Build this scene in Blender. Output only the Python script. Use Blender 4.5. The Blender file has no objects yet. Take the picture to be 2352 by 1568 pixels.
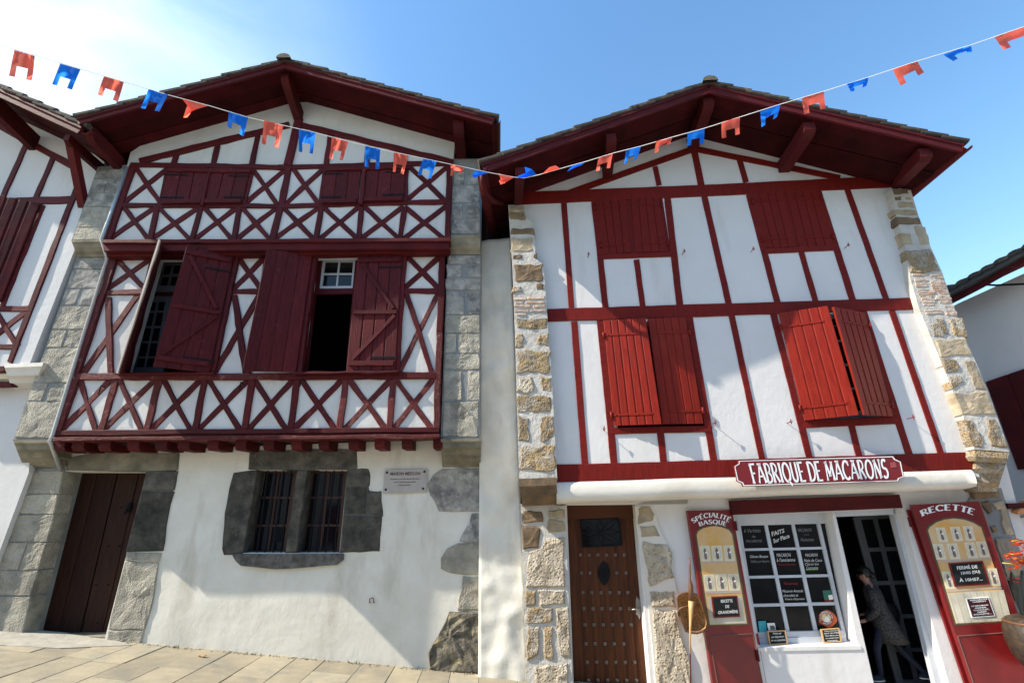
import bpy, math, random
from mathutils import Vector, Matrix, noise
from mathutils.geometry import tessellate_polygon
random.seed(7)
S = bpy.context.scene
C = S.collection
R = math.radians

# ------------------------------------------------------------------ camera (photo pixels measured on a 2352 x 1568 grid)
CX, CY, F, CZ = 1176.0, 784.0, 1110.0, 1.95
VX, VY = 1090.0, -2300.0
up = Vector((VX-CX, -(VY-CY), -F)).normalized()
fw = Vector((0, 0, -1)); wy = (fw - up*fw.dot(up)).normalized(); wx = wy.cross(up)
RM = Matrix((wx, wy, up))
cd = bpy.data.cameras.new('camera'); cam = bpy.data.objects.new('camera', cd); C.objects.link(cam)
cam.matrix_world = Matrix.Translation((0, 0, CZ)) @ RM.to_4x4()
cd.sensor_width = 36; cd.lens = F/2352*36; cd.clip_end = 500; cd.clip_start = 0.05
S.camera = cam

# ------------------------------------------------------------------ sun and sky
SUN = Vector((-3.70, -1.0, 3.52)).normalized()
sd = bpy.data.lights.new('sun', 'SUN'); sd.energy = 5.0; sd.angle = R(0.53); sd.color = (1.0, 0.91, 0.76)
so = bpy.data.objects.new('sun', sd); C.objects.link(so); so.rotation_euler = SUN.to_track_quat('Z', 'Y').to_euler()
W = bpy.data.worlds.new('World'); S.world = W; W.use_nodes = True
wt = W.node_tree; bg = wt.nodes['Background']; bg.inputs['Strength'].default_value = 0.122
sk = wt.nodes.new('ShaderNodeTexSky'); sk.sky_type = 'NISHITA'; sk.sun_disc = False
sk.sun_elevation = math.asin(SUN.z); sk.sun_rotation = math.atan2(SUN.x, SUN.y)
sk.air_density = 1.7; sk.dust_density = .6; sk.ozone_density = 4.0; sk.altitude = 0
def wn(t, **k):
    n = wt.nodes.new(t)
    for a, b in k.items(): setattr(n, a, b)
    return n
wl = wt.links.new
tc = wn('ShaderNodeTexCoord'); mp = wn('ShaderNodeMapping'); mp.inputs['Scale'].default_value = (1.0, 1.6, 2.6); mp.inputs['Rotation'].default_value = (.3, .2, .5)
nz = wn('ShaderNodeTexNoise'); nz.inputs['Scale'].default_value = 2.4; nz.inputs['Detail'].default_value = 6; nz.inputs['Roughness'].default_value = .55; nz.inputs['Distortion'].default_value = .5
dt = wn('ShaderNodeVectorMath', operation='DOT_PRODUCT'); dt.inputs[1].default_value = Vector((-.86, .42, .30)).normalized()
mr = wn('ShaderNodeMapRange'); mr.inputs[1].default_value = .64; mr.inputs[2].default_value = 1.0; mr.inputs[3].default_value = 0; mr.inputs[4].default_value = 1.0; mr.interpolation_type = 'SMOOTHSTEP'
nr = wn('ShaderNodeMapRange'); nr.inputs[1].default_value = .30; nr.inputs[2].default_value = .72; nr.inputs[3].default_value = .25; nr.inputs[4].default_value = 1.0
mu = wn('ShaderNodeMath', operation='MULTIPLY'); mu.use_clamp = True
mx = wn('ShaderNodeMix', data_type='RGBA'); mx.inputs[7].default_value = (6.6, 7.4, 7.8, 1)
wl(tc.outputs['Generated'], mp.inputs['Vector']); wl(mp.outputs[0], nz.inputs['Vector']); wl(tc.outputs['Generated'], dt.inputs[0])
wl(dt.outputs['Value'], mr.inputs[0]); wl(nz.outputs[0], nr.inputs[0]); wl(mr.outputs[0], mu.inputs[0]); wl(nr.outputs[0], mu.inputs[1])
hsv = wn('ShaderNodeHueSaturation'); hsv.inputs['Saturation'].default_value = 1.16; hsv.inputs['Value'].default_value = 1.22
wl(sk.outputs[0], hsv.inputs['Color']); wl(hsv.outputs[0], mx.inputs[6]); wl(mu.outputs[0], mx.inputs[0]); wl(mx.outputs[2], bg.inputs['Color'])
S.view_settings.view_transform = 'Standard'; S.view_settings.look = 'None'
S.view_settings.exposure = 0.84; S.view_settings.gamma = 1; S.view_settings.use_curve_mapping = False
S.cycles.max_bounces = 8

# ------------------------------------------------------------------ materials
MATS = {}
def mat(name, col, rough=.8, col2=None, scale=6., detail=5., bump=0., bscale=30., bdist=.01, rnd=0., contrast=(.35, .65), metal=0., coat=0., uvgrain=None, spots=None, spec=.5, bdetail=6., col3=None, s3=1.5, c3=(.5, .7), alpha=None, trans=0., v3=None):
    m = bpy.data.materials.new(name); m.use_nodes = True; t = m.node_tree; L = t.links.new; N = t.nodes.new
    b = t.nodes['Principled BSDF']; b.inputs['Roughness'].default_value = rough; b.inputs['Metallic'].default_value = metal
    b.inputs['Specular IOR Level'].default_value = spec; b.inputs['Coat Weight'].default_value = coat
    if trans: b.inputs['Transmission Weight'].default_value = trans
    tcn = N('ShaderNodeTexCoord'); src = tcn.outputs['Object']
    if uvgrain:
        mpn = N('ShaderNodeMapping'); mpn.inputs['Scale'].default_value = (uvgrain[0], uvgrain[1], 1); L(tcn.outputs['UV'], mpn.inputs['Vector'])
        oi0 = N('ShaderNodeObjectInfo'); ad = N('ShaderNodeVectorMath'); ad.operation = 'ADD'; ml = N('ShaderNodeVectorMath'); ml.operation = 'SCALE'; ml.inputs['Scale'].default_value = 40
        cmb = N('ShaderNodeCombineXYZ'); L(oi0.outputs['Random'], cmb.inputs[0]); L(oi0.outputs['Random'], cmb.inputs[2]); L(cmb.outputs[0], ml.inputs[0]); L(mpn.outputs[0], ad.inputs[0]); L(ml.outputs[0], ad.inputs[1]); src = ad.outputs[0]
    out = None
    if col2:
        n = N('ShaderNodeTexNoise'); n.inputs['Scale'].default_value = scale; n.inputs['Detail'].default_value = detail; n.inputs['Roughness'].default_value = .6; L(src, n.inputs['Vector'])
        r = N('ShaderNodeMapRange'); r.inputs[1].default_value = contrast[0]; r.inputs[2].default_value = contrast[1]; L(n.outputs[0], r.inputs[0])
        x = N('ShaderNodeMix'); x.data_type = 'RGBA'; x.inputs[6].default_value = (*col, 1); x.inputs[7].default_value = (*col2, 1); L(r.outputs[0], x.inputs[0]); out = x.outputs[2]
    if col3:
        n = N('ShaderNodeTexNoise'); n.inputs['Scale'].default_value = s3; n.inputs['Detail'].default_value = 7; n.inputs['Roughness'].default_value = .65
        if v3:
            mv = N('ShaderNodeMapping'); mv.inputs['Scale'].default_value = (1, 1, v3); L(tcn.outputs['Object'], mv.inputs['Vector']); L(mv.outputs[0], n.inputs['Vector'])
        else: L(tcn.outputs['Object'], n.inputs['Vector'])
        r = N('ShaderNodeMapRange'); r.inputs[1].default_value = c3[0]; r.inputs[2].default_value = c3[1]; L(n.outputs[0], r.inputs[0])
        x = N('ShaderNodeMix'); x.data_type = 'RGBA'; x.inputs[7].default_value = (*col3, 1); L(r.outputs[0], x.inputs[0])
        if out: L(out, x.inputs[6])
        else: x.inputs[6].default_value = (*col, 1)
        out = x.outputs[2]
    if rnd:
        oi = N('ShaderNodeObjectInfo'); mr_ = N('ShaderNodeMapRange'); mr_.inputs[3].default_value = 1-rnd; mr_.inputs[4].default_value = 1+rnd; L(oi.outputs['Random'], mr_.inputs[0])
        h = N('ShaderNodeHueSaturation'); L(mr_.outputs[0], h.inputs['Value'])
        if out: L(out, h.inputs['Color'])
        else: h.inputs['Color'].default_value = (*col, 1)
        out = h.outputs[0]
    if out: L(out, b.inputs['Base Color'])
    else: b.inputs['Base Color'].default_value = (*col, 1)
    if bump:
        n = N('ShaderNodeTexNoise'); n.inputs['Scale'].default_value = bscale; n.inputs['Detail'].default_value = bdetail; n.inputs['Roughness'].default_value = .62; L(src, n.inputs['Vector'])
        bp = N('ShaderNodeBump'); bp.inputs['Strength'].default_value = bump; bp.inputs['Distance'].default_value = bdist
        if spots:
            v = N('ShaderNodeTexVoronoi'); v.inputs['Scale'].default_value = spots; L(src, v.inputs['Vector'])
            r = N('ShaderNodeMapRange'); r.inputs[1].default_value = 0; r.inputs[2].default_value = .45; L(v.outputs['Distance'], r.inputs[0])
            a = N('ShaderNodeMath'); a.operation = 'ADD'; L(n.outputs[0], a.inputs[0]); L(r.outputs[0], a.inputs[1]); L(a.outputs[0], bp.inputs['Height'])
        else: L(n.outputs[0], bp.inputs['Height'])
        L(bp.outputs[0], b.inputs['Normal'])
    MATS[name] = m; return m
PL = mat('plaster', (.63, .625, .61), .95, (.56, .55, .53), 1.6, 6, bump=.5, bscale=9, bdist=.012, col3=(.47, .45, .40), s3=2.6, c3=(.52, .85), v3=.22)
PLW = mat('plaster_aged', (.72, .70, .635), .95, (.63, .61, .54), 2.2, 7, bump=.42, bscale=4, bdist=.022, bdetail=9, col3=(.42, .39, .32), s3=2.2, c3=(.52, .82), v3=.3)
PLR = mat('plaster_fresh', (.66, .65, .65), .95, (.62, .61, .605), 1.2, 5, bump=.5, bscale=9, bdist=.010, col3=(.50, .485, .46), s3=2.4, c3=(.55, .88), v3=.2)
CREAM = mat('plaster_ledge', (.66, .64, .59), .9, (.58, .55, .49), 2.0, 6, bump=.4, bscale=10, bdist=.01)
RED = mat('oxblood_paint', (.098, .009, .011), .6, (.052, .006, .008), 4, 8, bump=.8, bscale=9, bdist=.006, uvgrain=(1.0, 9.0), rnd=.20, col3=(.15, .040, .040), s3=11, c3=(.60, .80), spec=.16)
REDLIT = mat('oxblood_paint_worn_sunlit', (.125, .024, .024), .6, (.07, .013, .014), 3, 7, bump=1.0, bscale=7, bdist=.012, uvgrain=(1.2, 10.), rnd=.18, col3=(.26, .12, .11), s3=14, c3=(.56, .76), spec=.16)  # worn paint in a lighter tone: sunlight on the timbers put into the colour
RED2 = mat('red_paint_wall', (.165, .010, .007), .6, (.115, .008, .006), 4, 7, bump=.7, bscale=8, bdist=.006, uvgrain=(7., 1.2), rnd=.06, spec=.16)
RED3 = mat('red_paint_shutter', (.235, .019, .010), .42, (.17, .012, .007), 4, 6, bump=.2, bscale=8, bdist=.003, uvgrain=(1., 8.), rnd=.07, spec=.16)
DRED = mat('dark_red_board', (.080, .007, .008), .65, (.042, .005, .006), 3, 6, bump=.4, bscale=7, bdist=.006, rnd=.2, spec=.16)
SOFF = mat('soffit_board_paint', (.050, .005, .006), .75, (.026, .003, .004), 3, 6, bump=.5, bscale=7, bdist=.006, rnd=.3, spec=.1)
CRIM = mat('crimson_gloss', (.17, .009, .010), .3, (.13, .007, .008), 4, 4, bump=.1, bscale=12, bdist=.002)
LIME = mat('grey_limestone', (.38, .35, .29), .95, (.18, .17, .145), 4, 8, bump=.7, bscale=26, bdist=.016, spots=38, rnd=.14, col3=(.44, .41, .33), s3=2.2, c3=(.45, .7))
LIMES = mat('smooth_limestone', (.34, .32, .285), .95, (.14, .135, .13), 5, 9, bump=.8, bscale=12, bdist=.012, rnd=.16, contrast=(.38, .62), col3=(.46, .45, .42), s3=9, c3=(.5, .72))
CORB = mat('corbel_stone', (.25, .23, .17), .9, (.12, .11, .08), 4, 8, bump=.7, bscale=14, bdist=.012, rnd=.12)
DARK = mat('dark_stone', (.105, .097, .082), .9, (.040, .038, .035), 6, 9, bump=1., bscale=14, bdist=.02, rnd=.3, spec=.2, col3=(.15, .14, .12), s3=7, c3=(.55, .75))
DARKR = mat('dark_stone_rough', (.16, .15, .14), .9, (.05, .048, .046), 9, 9, bump=1., bscale=20, bdist=.03, rnd=.1)
RUB = mat('rubble_stone', (.19, .17, .13), .95, (.05, .045, .04), 9, 9, bump=1., bscale=9, bdist=.06, col3=(.33, .28, .17), s3=6, c3=(.5, .7))
OCH = mat('ochre_sandstone', (.36, .26, .14), .95, (.20, .15, .10), 5, 8, bump=1., bscale=24, bdist=.022, spots=34, rnd=.18, col3=(.42, .38, .32), s3=5, c3=(.46, .66))
TAN = mat('tan_sandstone', (.42, .35, .24), .92, (.28, .22, .15), 5, 8, bump=.8, bscale=20, bdist=.016, rnd=.18, col3=(.26, .22, .18), s3=3, c3=(.5, .72))
BRN = mat('brown_sandstone', (.21, .14, .08), .92, (.10, .07, .045), 5, 8, bump=.8, bscale=18, bdist=.014, rnd=.2)
PIT = mat('pitted_stone', (.52, .46, .37), .95, (.36, .30, .22), 6, 8, bump=1., bscale=30, bdist=.03, spots=26, rnd=.06)
BRK = mat('thin_brick', (.46, .30, .22), .9, (.55, .47, .40), 8, 6, bump=.8, bscale=24, bdist=.012, rnd=.2)
MORT = mat('mortar', (.56, .54, .50), .95, (.42, .40, .37), 4, 8, bump=1., bscale=12, bdist=.025, bdetail=9)
MORG = mat('grey_mortar', (.25, .26, .26), .95, (.18, .19, .19), 4, 8, bump=.6, bscale=14, bdist=.012)
OAK = mat('stained_oak', (.105, .030, .008), .55, (.045, .013, .005), 3, 7, spec=.25, bump=.3, bscale=7, bdist=.004, uvgrain=(1.2, 12), rnd=.08)
OLDW = mat('old_door_wood', (.040, .016, .010), .7, (.020, .009, .006), 3, 7, spec=.15, bump=.5, bscale=7, bdist=.006, uvgrain=(1.2, 14), rnd=.15)
IRON = mat('black_iron', (.012, .013, .016), .8, spec=.12, bump=.3, bscale=40, bdist=.003)
STUD = mat('stud_iron', (.30, .28, .26), .45, metal=.6)
WGP = mat('grey_white_paint', (.50, .53, .58), .5, (.44, .47, .52), 4, 4, bump=.15, bscale=20, bdist=.002)
WHT = mat('white_paint', (.80, .80, .80), .5)
GLS = mat('dark_glass', (.008, .009, .011), .06, spec=.35)
GLB = mat('pane_glass', (.010, .009, .009), .08, (.014, .013, .013), 5, 3, spec=.16)
VOID = mat('dark_room', (.02, .018, .017), .9)  # near-black: darkness of unlit rooms and gaps put into the colour
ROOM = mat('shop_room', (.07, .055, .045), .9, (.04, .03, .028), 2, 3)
TILE = mat('roof_tile', (.085, .065, .055), .85, (.035, .03, .028), 6, 7, bump=.8, bscale=16, bdist=.012, rnd=.25, col3=(.16, .15, .10), s3=7, c3=(.55, .75))
MOSS = mat('lichen_ridge_tile', (.12, .105, .075), .95, (.09, .08, .06), 14, 8, bump=1., bscale=20, bdist=.02)
PAVE = mat('paving_stone', (.35, .30, .205), .9, (.27, .235, .17), 3.5, 8, bump=.7, bscale=12, bdist=.008, rnd=.17, col3=(.21, .20, .17), s3=3.6, c3=(.5, .75))
GRD = mat('asphalt_ground', (.22, .19, .15), .9, (.17, .15, .12), 3, 6, bump=.5, bscale=30, bdist=.006)
CHALK = mat('chalk_white', (.62, .64, .62), .9)
CHDIM = mat('chalk_dim', (.20, .21, .21), .9)
CHRED = mat('chalk_red', (.25, .02, .03), .9)
CHGRN = mat('chalk_green', (.20, .55, .05), .8)
BLKB = mat('blackboard', (.012, .014, .014), .8, (.018, .021, .021), 12, 4, spec=.15)
SIGNR = mat('sign_red', (.17, .014, .018), .35)
SIGNW = mat('sign_lettering', (.78, .80, .82), .45)
CARD = mat('painted_card', (.62, .57, .42), .7)
CARD2 = mat('painted_card_line', (.42, .40, .34), .7)
FIG = mat('painted_figure', (.20, .13, .11), .7, (.10, .09, .11), 20, 3)
PORA = mat('painted_ochre', (.55, .42, .26), .6, (.58, .32, .08), 3, 3)
PCRM = mat('painted_cream', (.58, .55, .45), .6, (.45, .42, .33), 5, 3)
POLV = mat('painted_olive_edge', (.07, .07, .035), .6)
PSHL = mat('painted_shelf', (.45, .36, .32), .6)
PINE = mat('pine_frame', (.55, .33, .14), .5)
TURQ = mat('turquoise_leaflet', (.03, .38, .45), .5)
GRN = mat('green_leaflet', (.02, .13, .09), .5)
ORNG = mat('orange_sticker', (.60, .10, .02), .5)
PLAQ = mat('plaque_stone', (.44, .41, .38), .6, (.38, .35, .33), 5, 4)
PLTX = mat('plaque_lettering', (.10, .05, .05), .6)
WICK = mat('wicker', (.62, .37, .15), .5, (.36, .18, .06), 30, 4, bump=.8, bscale=60, bdist=.008)
POTM = mat('clay_pot', (.055, .033, .018), .55, (.02, .015, .012), 14, 5, bump=.9, bscale=22, bdist=.012)
BRED = mat('bunting_red', (1., .18, .12), .8, spec=.1)
BBLU = mat('bunting_blue', (.010, .24, 1.), .8, spec=.1)
CORD = mat('bunting_cord', (.80, .80, .78), .6)
LEAF = mat('plant_leaf', (.06, .13, .035), .5)
LEAFD = mat('plant_leaf_dark', (.03, .035, .035), .35)
FLOW = mat('orange_petal', (.80, .10, .02), .5)
STEM = mat('yellow_stem', (.45, .38, .05), .5)
SKIN = mat('skin', (.42, .23, .16), .5)
HAIR = mat('dark_hair', (.012, .008, .006), .45)
COAT = mat('knit_coat', (.10, .095, .09), .95, (.022, .022, .022), 110, 2, spec=.1, bump=.7, bscale=60, bdist=.01, contrast=(.46, .54))
BLKL = mat('black_leather', (.012, .012, .014), .4)
JEAN = mat('dark_trousers', (.012, .016, .035), .8)
SHOE = mat('white_shoe_sole', (.75, .74, .70), .5)
REDCL = mat('red_scarf', (.22, .01, .02), .8)
DEAD = mat('dead_leaf', (.55, .25, .06), .7)
for n_ in ('bunting_red', 'bunting_blue'):
    m = MATS[n_]; t = m.node_tree; b = t.nodes['Principled BSDF']; tr = t.nodes.new('ShaderNodeBsdfTranslucent'); tr.inputs[0].default_value = [min(1, v*1.0+.02) for v in b.inputs['Base Color'].default_value]
    ms = t.nodes.new('ShaderNodeMixShader'); ms.inputs[0].default_value = .75; o = t.nodes['Material Output']
    t.links.new(b.outputs[0], ms.inputs[1]); t.links.new(tr.outputs[0], ms.inputs[2]); t.links.new(ms.outputs[0], o.inputs[0])

# ------------------------------------------------------------------ object helpers
def origin(o):
    v = Vector((0, 0, 0))
    while o: v += o.location; o = o.parent
    return v
def mk(name, verts, faces, m, parent=None, uv=None, smooth=False, fm=None, loc=None):
    """one mesh object; verts are world coordinates"""
    base = origin(parent) + (Vector(loc) - origin(parent) if loc is not None else Vector())
    me = bpy.data.meshes.new(name); me.from_pydata([tuple(Vector(v)-base) for v in verts], [], faces)
    ms = m if isinstance(m, (list, tuple)) else [m]
    for q in ms: me.materials.append(q)
    if fm:
        for p, i in zip(me.polygons, fm): p.material_index = i
    if uv:
        l = me.uv_layers.new(name='UVMap')
        for lp in me.loops: l.data[lp.index].uv = uv[lp.vertex_index]
    if smooth:
        me.polygons.foreach_set('use_smooth', [True]*len(me.polygons))
    me.update()
    o = bpy.data.objects.new(name, me); C.objects.link(o)
    if parent: o.parent = parent
    if loc is not None: o.location = Vector(loc) - origin(parent) if parent else Vector(loc)
    return o
def tag(o, label=None, cat=None, group=None, kind=None):
    if label: o['label'] = label
    if cat: o['category'] = cat
    if group: o['group'] = group
    if kind: o['kind'] = kind
    return o
def empty(name, loc, label, cat, group=None):
    o = bpy.data.objects.new(name, None); C.objects.link(o); o.location = loc; o.empty_display_size = .2
    return tag(o, label, cat, group)
class MB:
    def __init__(s): s.v = []; s.f = []; s.m = []
    def add(s, vs, fs, mi=0):
        k = len(s.v); s.v += [Vector(v) for v in vs]; s.f += [tuple(i+k for i in f) for f in fs]; s.m += [mi]*len(fs)
    def box(s, a, ex, ey, ez, mi=0):
        a = Vector(a); vs = [a+ex*i+ey*j+ez*k for k in (0, 1) for j in (0, 1) for i in (0, 1)]
        s.add(vs, [(0, 2, 3, 1), (4, 5, 7, 6), (0, 1, 5, 4), (2, 6, 7, 3), (0, 4, 6, 2), (1, 3, 7, 5)], mi)
    def tube(s, pts, r, n=8, mi=0, cap=True):
        pts = [Vector(p) for p in pts]; k0 = len(s.v); rr = r if isinstance(r, (list, tuple)) else [r]*len(pts)
        vs = []; prev = None
        for i, p in enumerate(pts):
            d = (pts[min(i+1, len(pts)-1)]-pts[max(i-1, 0)]).normalized()
            if prev is None: a = d.orthogonal().normalized()
            else: a = (prev-d*prev.dot(d)).normalized()
            prev = a; b = d.cross(a)
            vs += [p+(a*math.cos(2*math.pi*j/n)+b*math.sin(2*math.pi*j/n))*rr[i] for j in range(n)]
        fs = [(i*n+j, i*n+(j+1) % n, (i+1)*n+(j+1) % n, (i+1)*n+j) for i in range(len(pts)-1) for j in range(n)]
        if cap: fs += [tuple(range(n-1, -1, -1)), tuple((len(pts)-1)*n+j for j in range(n))]
        s.add(vs, fs, mi)
    def sphere(s, c, r, n=10, m=7, mi=0, sc=(1, 1, 1)):
        c = Vector(c); vs = [c+Vector((0, 0, r*sc[2]))]
        for i in range(1, m):
            a = math.pi*i/m
            vs += [c+Vector((math.sin(a)*math.cos(2*math.pi*j/n)*r*sc[0], math.sin(a)*math.sin(2*math.pi*j/n)*r*sc[1], math.cos(a)*r*sc[2])) for j in range(n)]
        vs.append(c-Vector((0, 0, r*sc[2]))); fs = [(0, 1+j, 1+(j+1) % n) for j in range(n)]
        for i in range(m-2): fs += [(1+i*n+j, 1+(i+1)*n+j, 1+(i+1)*n+(j+1) % n, 1+i*n+(j+1) % n) for j in range(n)]
        k = 1+(m-2)*n; fs += [(k+j, len(vs)-1, k+(j+1) % n) for j in range(n)]
        s.add(vs, fs, mi)
    def build(s, name, m, parent=None, smooth=False, loc=None):
        return mk(name, s.v, s.f, m, parent, fm=s.m if isinstance(m, (list, tuple)) else None, smooth=smooth, loc=loc)

class Plane:
    """facade frame: u along the wall, off towards the street, z up"""
    def __init__(s, th, d0):
        s.n = Vector((-math.sin(th), math.cos(th), 0)); s.t = Vector((math.cos(th), math.sin(th), 0)); s.d0 = d0
    def uz(s, px, py, off=0.):
        d = RM @ Vector((px-CX, -(py-CY), -F)); d *= (s.d0-off)/d.dot(s.n); return d.dot(s.t), d.z+CZ
    def W(s, u, off, z): return s.t*u + s.n*(s.d0-off) + Vector((0, 0, z))
    def P(s, px, py, off=0.):
        u, z = s.uz(px, py, off); return s.W(u, off, z)
HL = Plane(R(2.0), 7.30)
HR = Plane(R(-2.0), 7.30)
def zc(x0, y0, s):
    """coordinates read off an enlarged crop -> photo grid"""
    k = 0.91875
    return lambda pts: [((x0+x/s)*k, (y0+y/s)*k) for x, y in pts]
z1 = zc(0, 0, 2.45); z2 = zc(0, 550, 2.8515); z3 = zc(600, 550, 2.6139); z4 = zc(0, 1050, 2.3864); z5 = zc(500, 1050, 2.3866); z6 = zc(600, 100, 2.9042)
r1 = zc(1200, 150, 2.6129); r2 = zc(1800, 150, 2.6132); r3 = zc(1250, 700, 2.6129); r4 = zc(1860, 700, 2.6129); r5 = zc(1250, 1200, 3.092); r6 = zc(1700, 1230, 3.288); r7 = zc(2080, 1230, 3.2875)
zw = zc(560, 1100, 4.7524); zp = zc(1240, 480, 2.1778); zq = zc(2200, 440, 3.4083); zs = zc(2340, 600, 2.2409); zb = zc(1660, 1380, 4.793); zn = zc(0, 200, 3.1357); zm = zc(0, 480, 2.45); zu = zc(1080, 400, 4.9)

def dens(poly, step):
    out = []
    for i, p in enumerate(poly):
        q = poly[(i+1) % len(poly)]; n = max(1, int(round(math.dist(p, q)/step)))
        out += [(p[0]+(q[0]-p[0])*k/n, p[1]+(q[1]-p[1])*k/n) for k in range(n)]
    return out
def ccw(p):
    a = sum(p[i][0]*p[(i+1) % len(p)][1]-p[(i+1) % len(p)][0]*p[i][1] for i in range(len(p)))
    return p if a > 0 else p[::-1]
def plate(h, px, off, thick, name, m, parent, holes=(), raw=False):
    """slab with its front face at off, outline in photo pixels (or u,z if raw)"""
    conv = (lambda p: p) if raw else (lambda p: [h.uz(x, y, off) for x, y in p])
    loops = [ccw(conv(px))] + [ccw(conv(q))[::-1] for q in holes]
    vs = [p for l in loops for p in l]; n = len(vs)
    tri = tessellate_polygon([[Vector((a, b, 0)) for a, b in l] for l in loops])
    V = [h.W(a, off, b) for a, b in vs] + [h.W(a, off-thick, b) for a, b in vs]
    Fc = []
    for t in tri:
        a, b, c = (Vector((*vs[i], 0)) for i in t)
        if (b-a).cross(c-a).z < 0: t = (t[0], t[2], t[1])
        Fc.append(tuple(t)); Fc.append(tuple(i+n for i in reversed(t)))
    k = 0
    for l in loops:
        for i in range(len(l)):
            j = (i+1) % len(l); Fc.append((k+i, k+i+n, k+j+n, k+j))
        k += len(l)
    return mk(name, V, Fc, m, parent)
def gridwall(h, quad, off, name, m, parent, nu, nv, amp=.012, freq=3., thick=.2, offf=None):
    """uneven hand-plastered surface on a px quad TL TR BR BL"""
    V = []
    for j in range(nv+1):
        for i in range(nu+1):
            s, t = i/nu, j/nv
            x = (quad[0][0]*(1-s)+quad[1][0]*s)*(1-t)+(quad[3][0]*(1-s)+quad[2][0]*s)*t
            y = (quad[0][1]*(1-s)+quad[1][1]*s)*(1-t)+(quad[3][1]*(1-s)+quad[2][1]*s)*t
            o = off + (offf(s, t) if offf else 0); u, z = h.uz(x, y, o)
            nn = noise.noise(Vector((u*freq, z*freq, 3)))+.5*noise.noise(Vector((u*freq*2.3, z*freq*2.3, 9)))
            V.append(h.W(u, o+amp*nn, z))
    w = nu+1
    Fc = [(j*w+i, (j+1)*w+i, (j+1)*w+i+1, j*w+i+1) for j in range(nv) for i in range(nu)]
    n = len(V); edge = [i for i in range(w)]+[j*w+nu for j in range(1, nv+1)]+[nv*w+i for i in range(nu-1, -1, -1)]+[j*w for j in range(nv-1, 0, -1)]
    V += [V[i]+h.n*thick for i in edge]
    for k in range(len(edge)):
        k2 = (k+1) % len(edge); Fc.append((edge[k], edge[k2], n+k2, n+k))
    return mk(name, V, Fc, m, parent, smooth=True)
SEED = [0]
def stone(h, px, off, m, parent, thick=.12, rough=.008, name='stone', bev=.02, jit=.006):
    jit *= 1.5; px = [(x+random.uniform(-1.2, 1.2), y+random.uniform(-1.2, 1.2)) for x, y in px] if name in ('stone', 'brick') else px
    """one hewn block: chamfered rim, uneven face"""
    SEED[0] += 1; sd_ = SEED[0]*3.17
    p = ccw([h.uz(x, y, off) for x, y in px]); cu = sum(a for a, b in p)/len(p); cz = sum(b for a, b in p)/len(p)
    size = max(math.dist(a, (cu, cz)) for a in p); p = dens(p, max(.05, size/4)); n = len(p)
    q = []
    for a, b in p:
        k = jit*noise.noise(Vector((a*7, b*7, sd_)))*2; d = math.dist((a, b), (cu, cz)) or 1
        q.append((a+(a-cu)/d*k, b+(b-cz)/d*k))
    V = []; rings = [(1., -thick), (1., -.012), (1-min(.3, bev/size), 0.), (.72, 0.), (.45, 0.), (.2, 0.)]
    for s, o in rings:
        for a, b in q:
            uu, zz = cu+(a-cu)*s, cz+(b-cz)*s
            nn = (noise.noise(Vector((uu*9, zz*9, sd_)))+.6*noise.noise(Vector((uu*22, zz*22, sd_)))) if o > -.05 else 0
            V.append(h.W(uu, off+o+rough*nn, zz))
    V.append(h.W(cu, off, cz)); r = len(rings)
    Fc = [(k*n+i, k*n+(i+1) % n, (k+1)*n+(i+1) % n, (k+1)*n+i) for k in range(r-1) for i in range(n)]
    Fc += [((r-1)*n+i, (r-1)*n+(i+1) % n, r*n) for i in range(n)]
    return mk(name, V, Fc, m, parent)
def rq(zf, *rects):
    """rectangles x0,y0,x1,y1 in a crop -> four-cornered outlines"""
    return [zf([(a, b), (c, b), (c, d), (a, d)]) for a, b, c, d in rects]
def beam(h, p, q, w, off, m, parent, proud=.03, depth=.10, name='timber', wob=.008, w2=None, cham=.008):
    """squared timber between two photo points, w px wide, a little crooked"""
    SEED[0] += 1; sd_ = SEED[0]*1.7
    o = off+proud; w2 = w2 or w; dx, dy = q[0]-p[0], q[1]-p[1]; L = math.hypot(dx, dy); nx, ny = -dy/L, dx/L
    n = max(2, min(14, int(L/22))); V = []; UV = []
    for i in range(n+1):
        t = i/n; x, y = p[0]+dx*t, p[1]+dy*t; ww = (w+(w2-w)*t)/2
        a = Vector(h.uz(x+nx*ww, y+ny*ww, o)); b = Vector(h.uz(x-nx*ww, y-ny*ww, o)); c = (b-a).normalized()
        ln = L*t/150
        a += c*wob*2*noise.noise(Vector((ln*4, sd_, 1))); b += c*wob*2*noise.noise(Vector((ln*4, sd_, 7)))
        pr = wob*noise.noise(Vector((ln*3, sd_, 4)))
        prof = [(a, o-depth), (a, o-cham+pr), (a+c*cham, o+pr), (b-c*cham, o+pr), (b, o-cham+pr), (b, o-depth)]
        vv = 0
        for k, (g, oo) in enumerate(prof):
            V.append(h.W(g[0], oo, g[1])); UV.append((ln+sd_, (0, .03, .04, .04+(b-a).length, .05+(b-a).length, .1+(b-a).length)[k]))
    Fc = [(i*6+k, i*6+k+1, (i+1)*6+k+1, (i+1)*6+k) for i in range(n) for k in range(5)]
    Fc += [(0, 1, 2, 3, 4, 5), tuple(n*6+k for k in (5, 4, 3, 2, 1, 0))]
    return mk(name, V, Fc, m, parent, uv=UV)
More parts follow.
